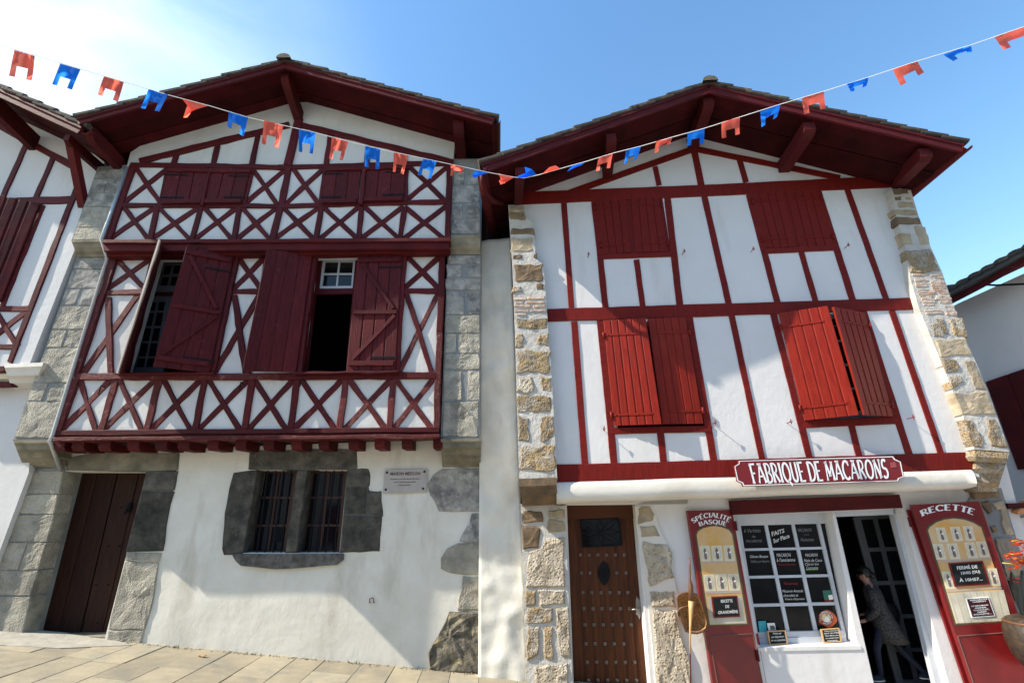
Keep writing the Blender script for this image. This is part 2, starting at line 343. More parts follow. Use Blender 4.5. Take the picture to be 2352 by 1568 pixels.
def xbrace(h, TL, TR, BL, BR, w, off, m, parent, proud=.022):
    jt = lambda p: (p[0]+random.uniform(-2.5, 2.5), p[1]+random.uniform(-1, 1))
    ex = lambda a, b, k=.07: (a[0]+(a[0]-b[0])*k, a[1]+(a[1]-b[1])*k)
    a, b, c, d = jt(TL), jt(BR), jt(TR), jt(BL)
    beam(h, ex(a, b), ex(b, a), w, off, m, parent, proud, wob=.008, name='brace')
    beam(h, ex(c, d), ex(d, c), w, off, m, parent, proud-.006, wob=.008, name='brace')
def lerp(a, b, t): return (a[0]+(b[0]-a[0])*t, a[1]+(b[1]-a[1])*t)
def bil(q, s, t): return lerp(lerp(q[0], q[1], s), lerp(q[3], q[2], s), t)
def leafpanel(h, q, o0, o1, m, parent, name='shutter', planks=6, thick=.035, groove=.004, body=None, straps=None, sm=None, pins=True, zbrace=None, strap_from='l', battens=True):
    """board shutter: px corners TL TR BR BL, off o0 on its left edge, o1 on its right edge; every board its own piece"""
    def X(s, t, o=0.):
        x, y = bil(q, s, t); of = o0+(o1-o0)*s; P = h.P(x, y, of); return P - nrm*(-o)
    A, B, D = h.P(*q[0], o0), h.P(*q[1], o1), h.P(*q[3], o0)
    nrm = (B-A).cross(D-A).normalized()
    if nrm.dot(h.n) > 0: nrm = -nrm
    f = MB(); a, b, c, d = X(0, 0, -thick), X(1, 0, -thick), X(1, 1, -thick), X(0, 1, -thick); e = [X(0, 0, -.012), X(1, 0, -.012), X(1, 1, -.012), X(0, 1, -.012)]
    f.add([a, b, c, d]+e, [(0, 1, 2, 3), (4, 7, 6, 5), (0, 4, 5, 1), (1, 5, 6, 2), (2, 6, 7, 3), (3, 7, 4, 0)])
    root = mk(name, f.v, f.f, body or m, parent)
    wpx = 1/planks
    for i in range(planks):
        s0, s1 = i*wpx+(.0 if i == 0 else .012), (i+1)*wpx-(.0 if i == planks-1 else .012)
        v = []; uv = []
        for s, o in ((s0, -.014), (s0, -.004), (s0+.012, 0), (s1-.012, 0), (s1, -.004), (s1, -.014)):
            for t in (0, 1): v.append(X(s, t, o)); uv.append((t*1.7+i, s*.7))
        fc = [(2*k, 2*k+1, 2*k+3, 2*k+2) for k in range(5)]+[(0, 2, 4, 6, 8, 10), (11, 9, 7, 5, 3, 1)]
        mk('board', v, fc, m, root, uv=uv)
    def bar(s0, t0, s1, t1, w, hh, mm, nm, o=0.):
        A_, B_ = X(s0, t0), X(s1, t1); dd = (B_-A_).normalized(); sdn = nrm.cross(dd).normalized()*w/2
        f = MB(); f.box(A_-sdn+nrm*(o+.0015), B_-A_, sdn*2, nrm*hh); return mk(nm, f.v, f.f, mm, root, uv=[(0, 0), (1, 0), (0, .08), (1, .08)]*2)
    if straps:
        for t in straps:
            if strap_from == 'l': s0, s1 = -.03, .84
            else: s0, s1 = 1.03, .16
            if zbrace: s1 = s0+(s1-s0)*.62
            bar(s0, t, s1, t-.0*t, .03, .006, sm or m, 'hinge_strap', .03 if zbrace and False else 0)
            if pins:
                g = MB(); P0 = X(s0, t); g.tube([P0-Vector((0, 0, .045))+nrm*.012, P0+Vector((0, 0, .045))+nrm*.012], .016, 8)
                for k in range(4):
                    c0 = X(s0+(s1-s0)*(.12+.27*k), t, .008); g.sphere(c0, .009, 6, 4)
                g.build('hinge_knuckle', sm or m, root, smooth=True)
    if zbrace:
        for (s0, t0, s1, t1, w) in zbrace: bar(s0, t0, s1, t1, w, .022, m, 'batten')
    return root
def strip(h, pts0, pts1, off, thick, name, m, parent):
    return plate(h, list(pts0)+list(pts1)[::-1], off, thick, name, m, parent)

# ------------------------------------------------------------------ ground and paving
def gz(x): return -.108*max(-10, min(12, x))
xs = [-70, -30, -16, -10, -7, -4, -1, 2, 5, 8, 12, 20, 35, 70]; ys = [-60, -25, -10, -4, 0, 3, 6, 9, 14, 30, 80]
g = mk('ground', [(x, y, gz(x)-.055) for y in ys for x in xs], [(j*14+i, j*14+i+1, (j+1)*14+i+1, (j+1)*14+i) for j in range(10) for i in range(13)], GRD)
tag(g, kind='structure')
g = mk('pavement', [(x, y, gz(x)-.03) for y in (-1.5, 7.4) for x in (-9.9, -5, 0, 5, 11)], [(i, i+1, i+6, i+5) for i in range(4)], MORT)
tag(g, kind='structure')
rg = random.Random(3); x = -9.6; slabs = 0
while x < 2.2:
    w_ = rg.choice((.36, .42, .42, .48)); y = 7.33+.035*x
    y0 = y
    while y0 > 4.1:
        l_ = rg.uniform(.45, .95); sk_ = -.035
        vs = []
        hgt = rg.uniform(-.004, .004)
        for zz, e in ((-.03, 0), (-.004, 0), (0, .005)):
            for a, b in ((x+.002+e, y0-l_+.002+e), (x+w_-.002-e, y0-l_+.002+e), (x+w_-.002-e, y0-.002-e), (x+.002+e, y0-.002-e)):
                vs.append((a-(b-7.3)*.06, b, gz(a)+zz+hgt))
        fc = [(8, 9, 10, 11)]+[(r*4+k, r*4+(k+1) % 4, (r+1)*4+(k+1) % 4, (r+1)*4+k) for r in (0, 1) for k in range(4)]
        mk('paving_stone', vs, fc, PAVE, g); y0 -= l_
    x += w_
ap = plate(HL, [(0, 0), (1, 0), (1, 1), (0, 1)], 0, .01, 'x', MORT, None, raw=True); bpy.data.objects.remove(ap)
pts = [(-9.6, 7.30), (-7.0, 7.22), (-5.35, 7.16), (-4.9, 6.99), (-5.5, 6.62), (-6.6, 6.45), (-7.5, 6.5), (-9.6, 6.45)]
n_ = len(pts)
ap = mk('doorstep_cement', [(a, b, gz(a)+.012) for a, b in pts]+[(a, b, gz(a)-.02) for a, b in pts], [tuple(range(n_-1, -1, -1))]+[(i, (i+1) % n_, (i+1) % n_+n_, i+n_) for i in range(n_)], mat('cement', (.40, .38, .32), .9, (.30, .28, .24), 6, 6, bump=.8, bscale=20, bdist=.012))
tag(ap, kind='structure')

# ------------------------------------------------------------------ house shell helper
def shell(h, u0, u1, z0, z1_, offf, back, parent, m=None, zl=None):
    """side and back walls so that the rooms are dark and the house stands from any side"""
    t = .2
    def blk(ua, ub, oa, ob, za, zb, nm):
        f = MB(); f.box(h.W(ua, oa, za), h.t*(ub-ua), h.n*(oa-ob), Vector((0, 0, zb-za))); f.build(nm, m or PLW, parent)
    blk(u0, u0+t, offf, back, z0, z1_, 'side_wall'); blk(u1-t, u1, offf, back, z0, z1_, 'side_wall')
    blk(u0+t+.002, u1-t-.002, back+t, back, z0, z1_, 'back_wall')
def floor_slab(h, u0, u1, z, o0, o1, parent, m=VOID, nm='floor'):
    f = MB(); f.box(h.W(u0, o0, z), h.t*(u1-u0), h.n*(o0-o1), Vector((0, 0, .12))); return f.build(nm, m, parent)

# ================================================================== LEFT HOUSE
L0, L1, L2, LR = 0., .41, .57, 1.27
bx = HL.P(620, 1500, 0)
HA = empty('half_timbered_house', (bx.x, bx.y, gz(bx.x)), 'white house with dark red X-shaped timber braces and a small barred ground-floor window', 'house')
# walls
gw = [(140, 1040), (1106, 1005), (1106, 1572), (1104, 1560), (980, 1548), (700, 1525), (330, 1505), (236, 1495), (241, 1465), (339, 1082), (148, 1082)]
gw = [(140, 1040), (1106, 1005), (1106, 1575), (980, 1560), (700, 1532), (330, 1510), (232, 1500), (339, 1082), (148, 1082)]
wp = [(zw([(395, 350), (1465, 350), (1370, 1338), (225, 1338)]))]
plate(HL, gw, L0, .32, 'plaster_wall', PLW, HA, holes=wp)
W1 = [(359, 590), (541, 588), (487, 857), (281, 857)]; W2 = [(722, 586), (926, 583), (908, 854), (686, 855)]
plate(HL, [(262, 580), (1018, 575), (1004, 1000), (126, 1004)], L1, .18, 'plaster_wall', PL, HA, holes=[W1, W2])
plate(HL, [(300, 350), (330, 330), (500, 285), (674, 235), (706, 235), (1045, 325), (1040, 378), (1026, 560), (240, 566)], L2, .18, 'plaster_wall', PL, HA)
floor_slab(HL, HL.uz(110, 1000, L1)[0], HL.uz(1004, 1000, L1)[0], HL.uz(600, 1005, L1)[1]-.02, L1-.19, -3, HA)
floor_slab(HL, HL.uz(240, 560, L2)[0], HL.uz(1030, 560, L2)[0], HL.uz(600, 562, L2)[1]+.02, L2-.19, -3, HA)
uL, uR = HL.uz(20, 1100, 0)[0], HL.uz(1103, 1100, 0)[0]
shell(HL, uL-.3, uR-.02, .0, 7.6, -.33, -8, HA)
plate(HL, [(uL, -.3), (uR-.02, -.3), (uR-.02, 7.4), (uL, 7.4)], -2.6, .1, 'dark_backing', VOID, HA, raw=True)  # added black plate behind the windows, standing for the darkness of the rooms
# timbers, top storey
T = lambda p, q, w, off=L2, m=RED, **k: beam(HL, p, q, w, off, m, HA, **k)
T((299, 377), (640, 383), 11); T((640, 383), (1034, 373), 11)
T((319, 369), (664, 285), 13, m=RED); T((686, 285), (1040, 371), 13)
T((686, 268), (660, 378), 17, proud=.045)
for p, q in (((405, 352), (397, 376)), ((499, 332), (488, 378)), ((591, 309), (577, 380)), ((758, 311), (748, 378)), ((846, 335), (841, 375)), ((931, 353), (928, 373))): T(p, q, 12)
T((304, 380), (245, 552), 14, proud=.04); T((1033, 372), (1027, 545), 13, proud=.04)
T((278, 470), (640, 472), 10); T((640, 472), (1024, 462), 10)
T((662, 384), (646, 468), 15); T((643, 474), (624, 550), 15)
tops = [277, 360, 461, 549, 643, 737, 830, 929, 1025]; bots = [247, 343, 439, 536, 624, 725, 823, 918, 1022]
for i in (1, 2, 3, 5, 6, 7): T((tops[i], 474), (bots[i], 550), 12)
for i in range(8): xbrace(HL, (tops[i]+9, 478), (tops[i+1]-8, 477), (bots[i]+9, 546), (bots[i+1]-8, 544), 11, L2, RED, HA)
for q in (((312, 386), (382, 388), (286, 464), (365, 465)), ((580, 389), (654, 390), (566, 465), (632, 465)), ((676, 389), (743, 388), (659, 465), (731, 464)), ((944, 383), (1025, 382), (934, 459), (1021, 458))): xbrace(HL, *q, 11, L2, RED, HA)
T((383, 390), (367, 469), 9, proud=.035); T((577, 388), (560, 468), 9, proud=.035); T((745, 388), (735, 468), 9, proud=.035); T((934, 384), (931, 462), 9, proud=.035)
# attic shutters
def attic(q, sf):
    leafpanel(HL, q, L2+.05, L2+.05, RED, HA, planks=3, thick=.03, straps=(.12, .80), sm=IRON, strap_from=sf, pins=False, zbrace=[(.03, .93, .97, .93, .07)])
attic([(386, 392), (477, 395), (464, 468), (369, 469)], 'l'); attic([(484, 395), (572, 396), (556, 467), (467, 468)], 'r')
attic([(747, 390), (829, 390), (821, 467), (738, 469)], 'l'); attic([(842, 388), (931, 385), (926, 462), (833, 464)], 'r')
T((480, 392), (462, 470), 8, proud=.075); T((836, 386), (828, 468), 9, proud=.075)
T((384, 388), (574, 391), 9, proud=.08); T((745, 386), (934, 382), 9, proud=.08)
# jetty beam between the two timbered storeys
T((234, 554), (1034, 549), 9, proud=.10, depth=.2); T((238, 568), (1032, 562), 18, proud=.06, depth=.2, m=DRED); T((244, 583), (1030, 574), 11, off=L2-.05, m=DRED, proud=.03, depth=.14)
# timbers, middle storey
M = lambda p, q, w, m=RED, **k: beam(HL, p, q, w, L1, m, HA, **k)
M((262, 588), (171, 862), 14, m=REDLIT, proud=.05); M((172, 870), (129, 992), 15, m=REDLIT, proud=.05)
M((1015, 582), (1009, 760), 14, proud=.04); M((1009, 760), (1002, 985), 15, m=REDLIT, proud=.04)
M((242, 672), (334, 668), 12, m=REDLIT); xbrace(HL, (270, 597), (345, 597), (247, 662), (326, 660), 12, L1, REDLIT, HA)
M((247, 682), (252, 857), 14, m=REDLIT); M((319, 671), (186, 862), 13, m=REDLIT, proud=.02)
M((531, 669), (606, 668), 11); xbrace(HL, (548, 594), (606, 592), (534, 662), (598, 660), 12, L1, RED, HA)
M((537, 677), (563, 855), 14); M((600, 668), (488, 861), 13, proud=.02)
M((612, 589), (569, 856), 12)
M((926, 667), (1011, 667), 11); xbrace(HL, (934, 587), (1008, 588), (927, 660), (1004, 660), 12, L1, RED, HA)
M((932, 668), (993, 860), 12); M((1008, 668), (914, 859), 12, m=REDLIT, proud=.02)
for p, q, w in (((352, 588), (278, 857), 12), ((542, 588), (486, 858), 13), ((719, 584), (684, 856), 16), ((927, 583), (910, 856), 14)): M(p, q, w, proud=.05)
M((170, 864), (640, 864), 15, m=REDLIT, proud=.045); M((640, 864), (1000, 861), 15, m=RED, proud=.045)
M((262, 857), (490, 856), 5, proud=.12); M((676, 856), (914, 853), 5, proud=.12)
tops = [172, 264, 364, 469, 578, 681, 793, 902, 1004]; bots = [135, 230, 335, 446, 560, 665, 779, 894, 1001]
for i in range(1, 8): M((tops[i], 872), (bots[i], 988), 15, m=REDLIT if i in (1, 2, 6, 7) else RED)
for i in range(8): xbrace(HL, (tops[i]+12, 876), (tops[i+1]-12, 876), (bots[i]+12, 982), (bots[i+1]-12, 982), 13, L1, REDLIT if i in (0, 1, 6, 7) else RED, HA)
M((124, 994), (1008, 986), 12, proud=.05, depth=.2); M((122, 1002), (1008, 995), 6, m=DRED, proud=.03, depth=.2); M((121, 1008), (1009, 1001), 9, m=REDLIT, proud=.09, depth=.24)
# joist ends
for i, x in enumerate((128, 168, 229, 295, 359, 411, 478, 542, 606, 670, 733, 801, 861, 923, 995)):
    y = 1021-(x-128)*.0075; w_ = 21 if i else 16
    (ua, za), (ub, zb_) = HL.uz(x, y-10, L1+.0), HL.uz(x+w_, y+14, L1+.0)
    pr = [(L1+.0, za), (L1+.0, zb_+.05), (L1-.05, zb_), (-.05, zb_+.015), (-.05, za)]
    SEED[0] += 1
    v = [HL.W(u, o, z+.006*noise.noise(Vector((SEED[0], u, 3)))) for u in (ua, ub) for o, z in pr]
    mk('joist_end', v, [(0, 1, 2, 3, 4), (9, 8, 7, 6, 5)]+[(k, k+5, (k+1) % 5+5, (k+1) % 5) for k in range(5)], DRED if i % 3 else RED, HA)
# windows: casements behind the openings
def bars(h, quad, o, m, parent, nm, w, cols, rows, name='window_bar', depth=.03, frame=True, glass=GLS, fw=None):
    f = MB(); fw = fw or w
    def seg(a, b, ww, dd=0.):
        d = Vector((b[0]-a[0], b[1]-a[1])); n_ = Vector((-d.y, d.x)).normalized()*ww/2
        c = [h.uz(a[0]+n_.x, a[1]+n_.y, o), h.uz(b[0]+n_.x, b[1]+n_.y, o), h.uz(b[0]-n_.x, b[1]-n_.y, o), h.uz(a[0]-n_.x, a[1]-n_.y, o)]
        v = [h.W(u, o+dd, z) for u, z in c]+[h.W(u, o-depth, z) for u, z in c]
        f.add(v, [(0, 3, 2, 1), (4, 5, 6, 7), (0, 1, 5, 4), (1, 2, 6, 5), (2, 3, 7, 6), (3, 0, 4, 7)])
    q = quad
    win = plate(h, quad, o-.02, .006, nm, glass, parent)
    if frame:
        for i, (a, b) in enumerate(((q[0], q[1]), (q[3], q[2]), (q[0], q[3]), (q[1], q[2]))): seg(a, b, fw, .001*i+.004)
    for c in range(1, cols): seg(bil(q, c/cols, 0), bil(q, c/cols, 1), w, .0016)
    for r in range(1, rows): seg(bil(q, 0, r/rows), bil(q, 1, r/rows), w, .0008)
    f.build('window_frame', m, win); return win
zz = zc(230, 600, 4.357); GWD = mat('shaded_grey_window', (.13, .135, .16), .7)  # grey-white window paint darkened: shade of the recess put into the colour
plate(HL, [(350, 580), (545, 578), (490, 862), (272, 862)], L1-.45, .04, 'window_infill', DRED, HA, holes=[zz([(760, 240), (1100, 225), (1060, 530), (680, 530)]), zz([(560, 600), (1000, 600), (900, 1440), (340, 1440)])])
bars(HL, zz([(765, 245), (1010, 235), (960, 530), (690, 530)]), L1-.43, GWD, HA, 'transom_window', 5, 2, 2, fw=14)
bars(HL, zz([(580, 620), (870, 610), (720, 1440), (400, 1440)]), L1-.49, GWD, HA, 'casement_window', 4, 2, 5, fw=24)
plate(HL, [(715, 578), (930, 576), (912, 860), (680, 862)], L1-.20, .04, 'window_infill', RED, HA, holes=[z3([(540, 255), (755, 255), (735, 445), (520, 448)]), z3([(495, 485), (735, 480), (690, 985), (440, 985)])])
bars(HL, z3([(548, 262), (752, 262), (738, 442), (524, 444)]), L1-.21, WGP, HA, 'transom_window', 4, 2, 2, fw=8)
# big shutters
zbr = [(.04, .06, .96, .06, .075), (.04, .93, .96, .93, .075), (.04, .5, .96, .5, .06), (.12, .09, .88, .47, .05), (.92, .53, .1, .90, .05)]
leafpanel(HL, [(430, 560), (538, 583), (481, 856), (351, 840)], L1+.34, L1+.07, RED, HA, planks=4, straps=(.155, .90), sm=IRON, strap_from='r', pins=False, zbrace=zbr)
leafpanel(HL, [(613, 572), (717, 584), (679, 853), (556, 851)], L1+.30, L1+.08, RED, HA, planks=4, straps=None)
leafpanel(HL, [(822, 582), (924, 581), (907, 853), (795, 853)], L1+.06, L1+.07, RED, HA, planks=4, straps=(.12, .88), sm=IRON, strap_from='r', pins=False, zbrace=zbr)
leafpanel(HL, [(365, 548), (370, 573), (277, 857), (267, 857)], L1+.55, L1+.07, REDLIT, HA, planks=3, straps=None)
beam(HL, (366, 550), (268, 857), 4, L1+.55, mat('sunlit_worn_edge', (.50, .43, .37), .8), HA, proud=.004, depth=.03, name='shutter_edge', wob=.003, cham=.002)  # pale strip: worn edge, with the sun on it put into the colour
for x, y in ((241, 889), (559, 880), (696, 872), (1011, 885)):
    f = MB(); P0 = HL.P(x, y, L1+.03); f.tube([P0, P0-HL.n*.07, P0-HL.n*.08-Vector((0, 0, .12))], .009, 6); f.build('shutter_hook', IRON, HA)
# pillars of dressed stone
pm = lambda poly, off, th, m=MORG, nm='pillar_core': plate(HL, poly, off, th, nm, m, HA)
PO2, PO1 = L2-.03, L1-.02
pm(z1([(600, 1020), (785, 1010), (605, 1475), (437, 1475)]), PO2-.012, .7)
pm([(178, 585), (250, 585), (114, 1012), (30, 1012)], PO1-.012, .6)
pm([(60, 1075), (148, 1075), (44, 1468), (-60, 1468)], .03, .4)
LP = lambda x: x
def quoin(zf, ys, lf, rf, off, ms, splits={}):
    """courses of blocks between a left and a right edge given as point lists in the crop"""
    def ed(e, y):
        for (a, b), (c, d) in zip(e, e[1:]):
            if b <= y <= d: return a+(c-a)*(y-b)/(d-b)
        return e[-1][0] if y > e[-1][1] else e[0][0]
    for i in range(len(ys)-1):
        a, b = ys[i]+2.5, ys[i+1]-2.5; sp = splits.get(i)
        m_ = ms[i % len(ms)]
        cuts = [(0., 1.)] if not sp else ([(0., sp[0]), (sp[1], 1.)])
        for s0, s1 in cuts:
            P_ = []
            for y in (a, b):
                l_, r_ = ed(lf, y), ed(rf, y); P_.append((l_+(r_-l_)*s0+(1 if s0 else 0), y)); P_.append((l_+(r_-l_)*s1-(1 if s1 < 1 else 0), y))
            stone(HL, zf([P_[0], P_[1], P_[3], P_[2]]), off, m_, HA, thick=.25, rough=.006 if m_ in (LIMES,) else .011, bev=.012)
quoin(z1, [1025, 1095, 1180, 1265, 1390, 1468], [(600, 1020), (437, 1475)], [(785, 1010), (605, 1475)], PO2, [LIMES, LIMES, LIMES, LIME, LIME], {1: (.5, .56)})
quoin(z2, [268, 350, 485, 610, 780, 908, 1158, 1292, 1555], [(545, 265), (95, 1560)], [(775, 265), (355, 1560)], PO1, [LIMES, LIMES, LIMES, LIME, LIME, LIME, LIME, LIME], {2: (.45, .56), 4: (.46, .5), 6: (.42, .53)})
quoin(z4, [300, 440, 560, 725, 895, 1050, 1300], [(165, 300), (130, 440), (20, 725), (-80, 1000), (-190, 1300)], [(380, 305), (350, 440), (280, 720), (185, 1040), (120, 1302)], .045, [LIME], {3: (.55, .57)})
mk_c = lambda prof, xa, xb, off0, nm='corbel': None
def corbel(h, L_, R_, prof, m, parent, nm='corbel', skewL=None):
    """moulded corbel: left and right px lines (top,bottom), profile of (t, off)"""
    V = []; n = len(prof)
    for (a, b) in (L_, R_):
        for t, o in prof:
            x, y = lerp(a, b, t); V.append(h.P(x, y, o))
    V2 = []
    for (a, b) in (L_, R_):
        for t, o in prof:
            x, y = lerp(a, b, t); u, z = h.uz(x, y, o); V2.append(h.W(u, -.1, z))
    V += V2
    Fc = [(i, i+n, i+1+n, i+1) for i in range(n-1)]+[(2*n+i, i, i+1, 2*n+i+1) for i in range(n-1)]+[(n+i, 3*n+i, 3*n+i+1, n+i+1) for i in range(n-1)]+[(0, 2*n, 3*n, n), (n-1, 2*n-1, 4*n-1, 3*n-1)]
    return mk(nm, V, Fc, m, parent)
cp = [(0, 0), (.10, 0), (.16, -.04), (.30, -.045), (.38, -.14), (.55, -.17), (.62, -.27), (.80, -.32), (.9, -.40), (1, -.43)]
corbel(HL, ((29, 1009), (58, 1082)), ((113, 1009), (146, 1082)), [(t, PO1+.03+o) for t, o in cp], CORB, HA)
corbel(HL, ((1012, 1007), (1016, 1075)), ((1104, 1006), (1103, 1075)), [(t, PO1+.03+o) for t, o in cp], CORB, HA)
cp2 = [(0, 0), (.12, 0), (.25, -.03), (.45, -.05), (.7, -.10), (.85, -.15), (1, -.17)]
corbel(HL, ((163, 551), (178, 590)), ((229, 550), (250, 589)), [(t, PO2+.03+o) for t, o in cp2], CORB, HA)
corbel(HL, ((1035, 541), (1030, 584)), ((1102, 538), (1104, 584)), [(t, PO2+.03+o) for t, o in cp2], CORB, HA)
pm([(1040, 365), (1103, 365), (1103, 545), (1033, 545)], PO2-.012, .7); pm([(1028, 583), (1104, 583), (1103, 1010), (1012, 1010)], PO1-.012, .6)
for q in rq(zu, (258, 145, 395, 300), (440, 155, 580, 300), (250, 315, 583, 520), (242, 540, 375, 705), (420, 530, 583, 708), (236, 728, 583, 905)): stone(HL, q, PO2, LIMES, HA, thick=.25, rough=.005, bev=.01)
z3r = [(1360, 230, 1572, 285), (1352, 295, 1450, 372), (1490, 295, 1570, 372), (1348, 382, 1570, 455), (1345, 465, 1465, 612), (1490, 460, 1568, 612), (1340, 622, 1566, 735), (1338, 742, 1412, 866), (1425, 742, 1566, 866), (1335, 874, 1565, 976), (1335, 986, 1445, 1175), (1490, 984, 1562, 1175), (1325, 1185, 1558, 1412)]
for i, q in enumerate(rq(z3, *z3r)): stone(HL, q, PO1, LIMES if i < 6 else LIME, HA, thick=.25, rough=.005 if i < 6 else .012, bev=.012)
for q, m_, rg_ in (([(1445, 285), (1673, 282), (1672, 545), (1500, 545), (1430, 530), (1370, 450), (1358, 385), (1395, 325)], LIMES, .004), ([(1622, 553), (1671, 550), (1671, 728), (1540, 728), (1575, 650), (1605, 600)], LIMES, .006), ([(1540, 733), (1670, 735), (1668, 920), (1490, 920), (1437, 885), (1440, 820), (1475, 765)], LIME, .008), ([(1566, 925), (1667, 925), (1665, 1140), (1532, 1138), (1548, 1030)], LIME, .01), ([(1485, 1150), (1570, 1142), (1665, 1150), (1662, 1512), (1360, 1495), (1358, 1390), (1420, 1285), (1458, 1200)], RUB, .045)):
    stone(HL, z5(q), .022 if m_ is not RUB else .05, m_, HA, thick=.2, rough=rg_, bev=.03, jit=.012)
# drain pipe left of the timbered storeys
f = MB(); pp = [HL.P(x, y, o) for x, y, o in ((293, 384, L2+.03), (233, 550, L2+.06), (246, 590, L1+.10), (245, 600, L1+.05), (121, 1000, L1+.05), (115, 1012, L1+.05), (140, 1080, .06))]
f.tube(pp, .026, 8); f.build('drain_pipe', mat('zinc', (.42, .44, .46), .5, metal=.5), HA, smooth=True)
# front door with stone surround
plate(HL, z4([(395, 225), (1058, 205), (1050, 300), (1032, 425), (965, 780), (750, 785), (845, 420), (872, 308), (398, 300)]), .006, .02, 'jamb_mortar', DARK, HA)
plate(HL, zw([(470, 200), (1560, 200), (1575, 345), (1720, 345), (1720, 600), (1865, 612), (1840, 1315), (1375, 1325), (1465, 350), (300, 350)]), .005, .015, 'jamb_mortar', DARK, HA)
stone(HL, z4([(392, 225), (520, 200), (760, 186), (900, 196), (1066, 197), (1054, 297), (880, 303), (398, 300)]), .02, CORB, HA, thick=.3, rough=.006, name='lintel_stone')
for q, m_ in (([(875, 303), (1060, 302), (1040, 418), (845, 420)], DARK), ([(845, 423), (1035, 428), (1000, 560), (970, 780), (750, 785)], DARK), ([(750, 788), (965, 790), (945, 842), (745, 830)], LIME), ([(744, 834), (945, 846), (905, 1100), (860, 1250), (640, 1250)], LIME), ([(640, 1255), (860, 1252), (828, 1362), (618, 1356)], LIME)): stone(HL, z4(q), .02, m_, HA, thick=.34, rough=.006 if m_ is DARK else .012, name='jamb_stone')
for q in rq(z4, (0, 0, 0, 0))[:0]: pass
plate(HL, z4([(378, 305), (470, 305), (215, 1302), (115, 1302)]), -.0, .01, 'x', DARK, HA) if False else None
for i in range(6):   # reveal stones down the left side of the door recess
    a, b = bil(z4([(380, 305), (380, 305), (120, 1304), (120, 1304)]), 0, i/6), bil(z4([(380, 305), (380, 305), (120, 1304), (120, 1304)]), 0, (i+1)/6)
    (ua, za), (ub, zb_) = HL.uz(*a, .0), HL.uz(*b, .0); f = MB(); f.box(HL.W(min(ua, ub)-.12, .028, zb_+.006), HL.t*.13, HL.n*.36, Vector((0, 0, za-zb_-.012))); f.build('jamb_stone', DARK, HA)
for q in ([(470, 300), (702, 300), (470, 1290), (205, 1300)], [(709, 300), (960, 300), (730, 1290), (478, 1290)]):
    q = z4(q); leafpanel(HL, [q[0], q[1], q[2], q[3]], -.30, -.30, OLDW, HA, name='door_leaf', planks=2, thick=.05)
for i in range(4):
    for k in range(3):
        x, y = bil(z4([(720, 520), (830, 520), (660, 1210), (500, 1210)]), k/2, i/3); f = MB(); f.sphere(HL.P(x, y, -.295), .014, 6, 4); f.build('door_stud', IRON, HA)
P0 = HL.P(*z4([(770, 520)])[0], -.28); f = MB(); f.sphere(P0, .06, 8, 6, sc=(.6, .5, 1.2)); f.tube([P0+Vector((0, -.03, 0)), P0+Vector((0, -.06, -.1))], .012, 6); f.build('door_knocker', IRON, HA)
stone(HL, z4([(195, 1298), (640, 1290), (622, 1322), (180, 1312)]), -.02, CORB, HA, thick=.3, name='threshold_stone')
# stone window on the ground floor
for q, nm in (([(300, 150), (420, 122), (900, 108), (1350, 104), (1570, 110), (1585, 330), (1460, 346), (280, 346)], 'lintel_stone'), ([(110, 372), (280, 352), (392, 350), (222, 1352), (-4, 1354), (-25, 1290), (10, 870), (60, 560)], 'jamb_stone'),
              ([(1464, 350), (1590, 340), (1720, 335), (1738, 385), (1725, 540), (1450, 545)], 'jamb_stone'), ([(1450, 550), (1690, 550), (1680, 872), (1422, 880)], 'jamb_stone'), ([(1697, 560), (1740, 608), (1800, 612), (1870, 598), (1882, 895), (1690, 878)], 'jamb_stone'), ([(1420, 886), (1870, 905), (1850, 1322), (1372, 1334)], 'jamb_stone'),
              ([(868, 349), (986, 349), (856, 1340), (727, 1340)], 'mullion_stone')): stone(HL, zw(q), .014, DARK, HA, thick=.30 if nm == 'mullion_stone' else .26, rough=.004, name=nm, jit=.008)
stone(HL, zw([(90, 1350), (1412, 1345), (1405, 1420), (1330, 1480), (1000, 1505), (600, 1532), (200, 1490), (130, 1430)]), .04, DARKR, HA, thick=.3, rough=.012, name='sill_stone')
OKD = mat('brown_frame', (.055, .018, .010), .5)
for q, cc in (([(440, 350), (870, 350), (735, 1345), (300, 1345)], 2), ([(1035, 350), (1470, 350), (1375, 1340), (905, 1340)], 2)):
    bars(HL, zw(q), -.24, OKD, HA, 'casement_window', 5, 2, 3, fw=15, depth=.05)
for q in ([(440, 350), (860, 350), (735, 1345), (300, 1345)], [(1040, 350), (1465, 350), (1375, 1340), (910, 1340)]):
    f = MB(); q = zw(q)
    for s in (.2, .42, .64, .86):
        a, b = bil(q, s, 0), bil(q, s, 1); f.tube([HL.P(*a, -.10), HL.P(*b, -.10)], .011, 6)
    f.build('iron_bars', IRON, HA)
c_ = HL.P(*zw([(575, 1210)])[0], -.235); f = MB(); f.box(c_, HL.t*.13, -HL.n*.02, Vector((0, 0, .19))); f.build('intercom_box', IRON, HA)
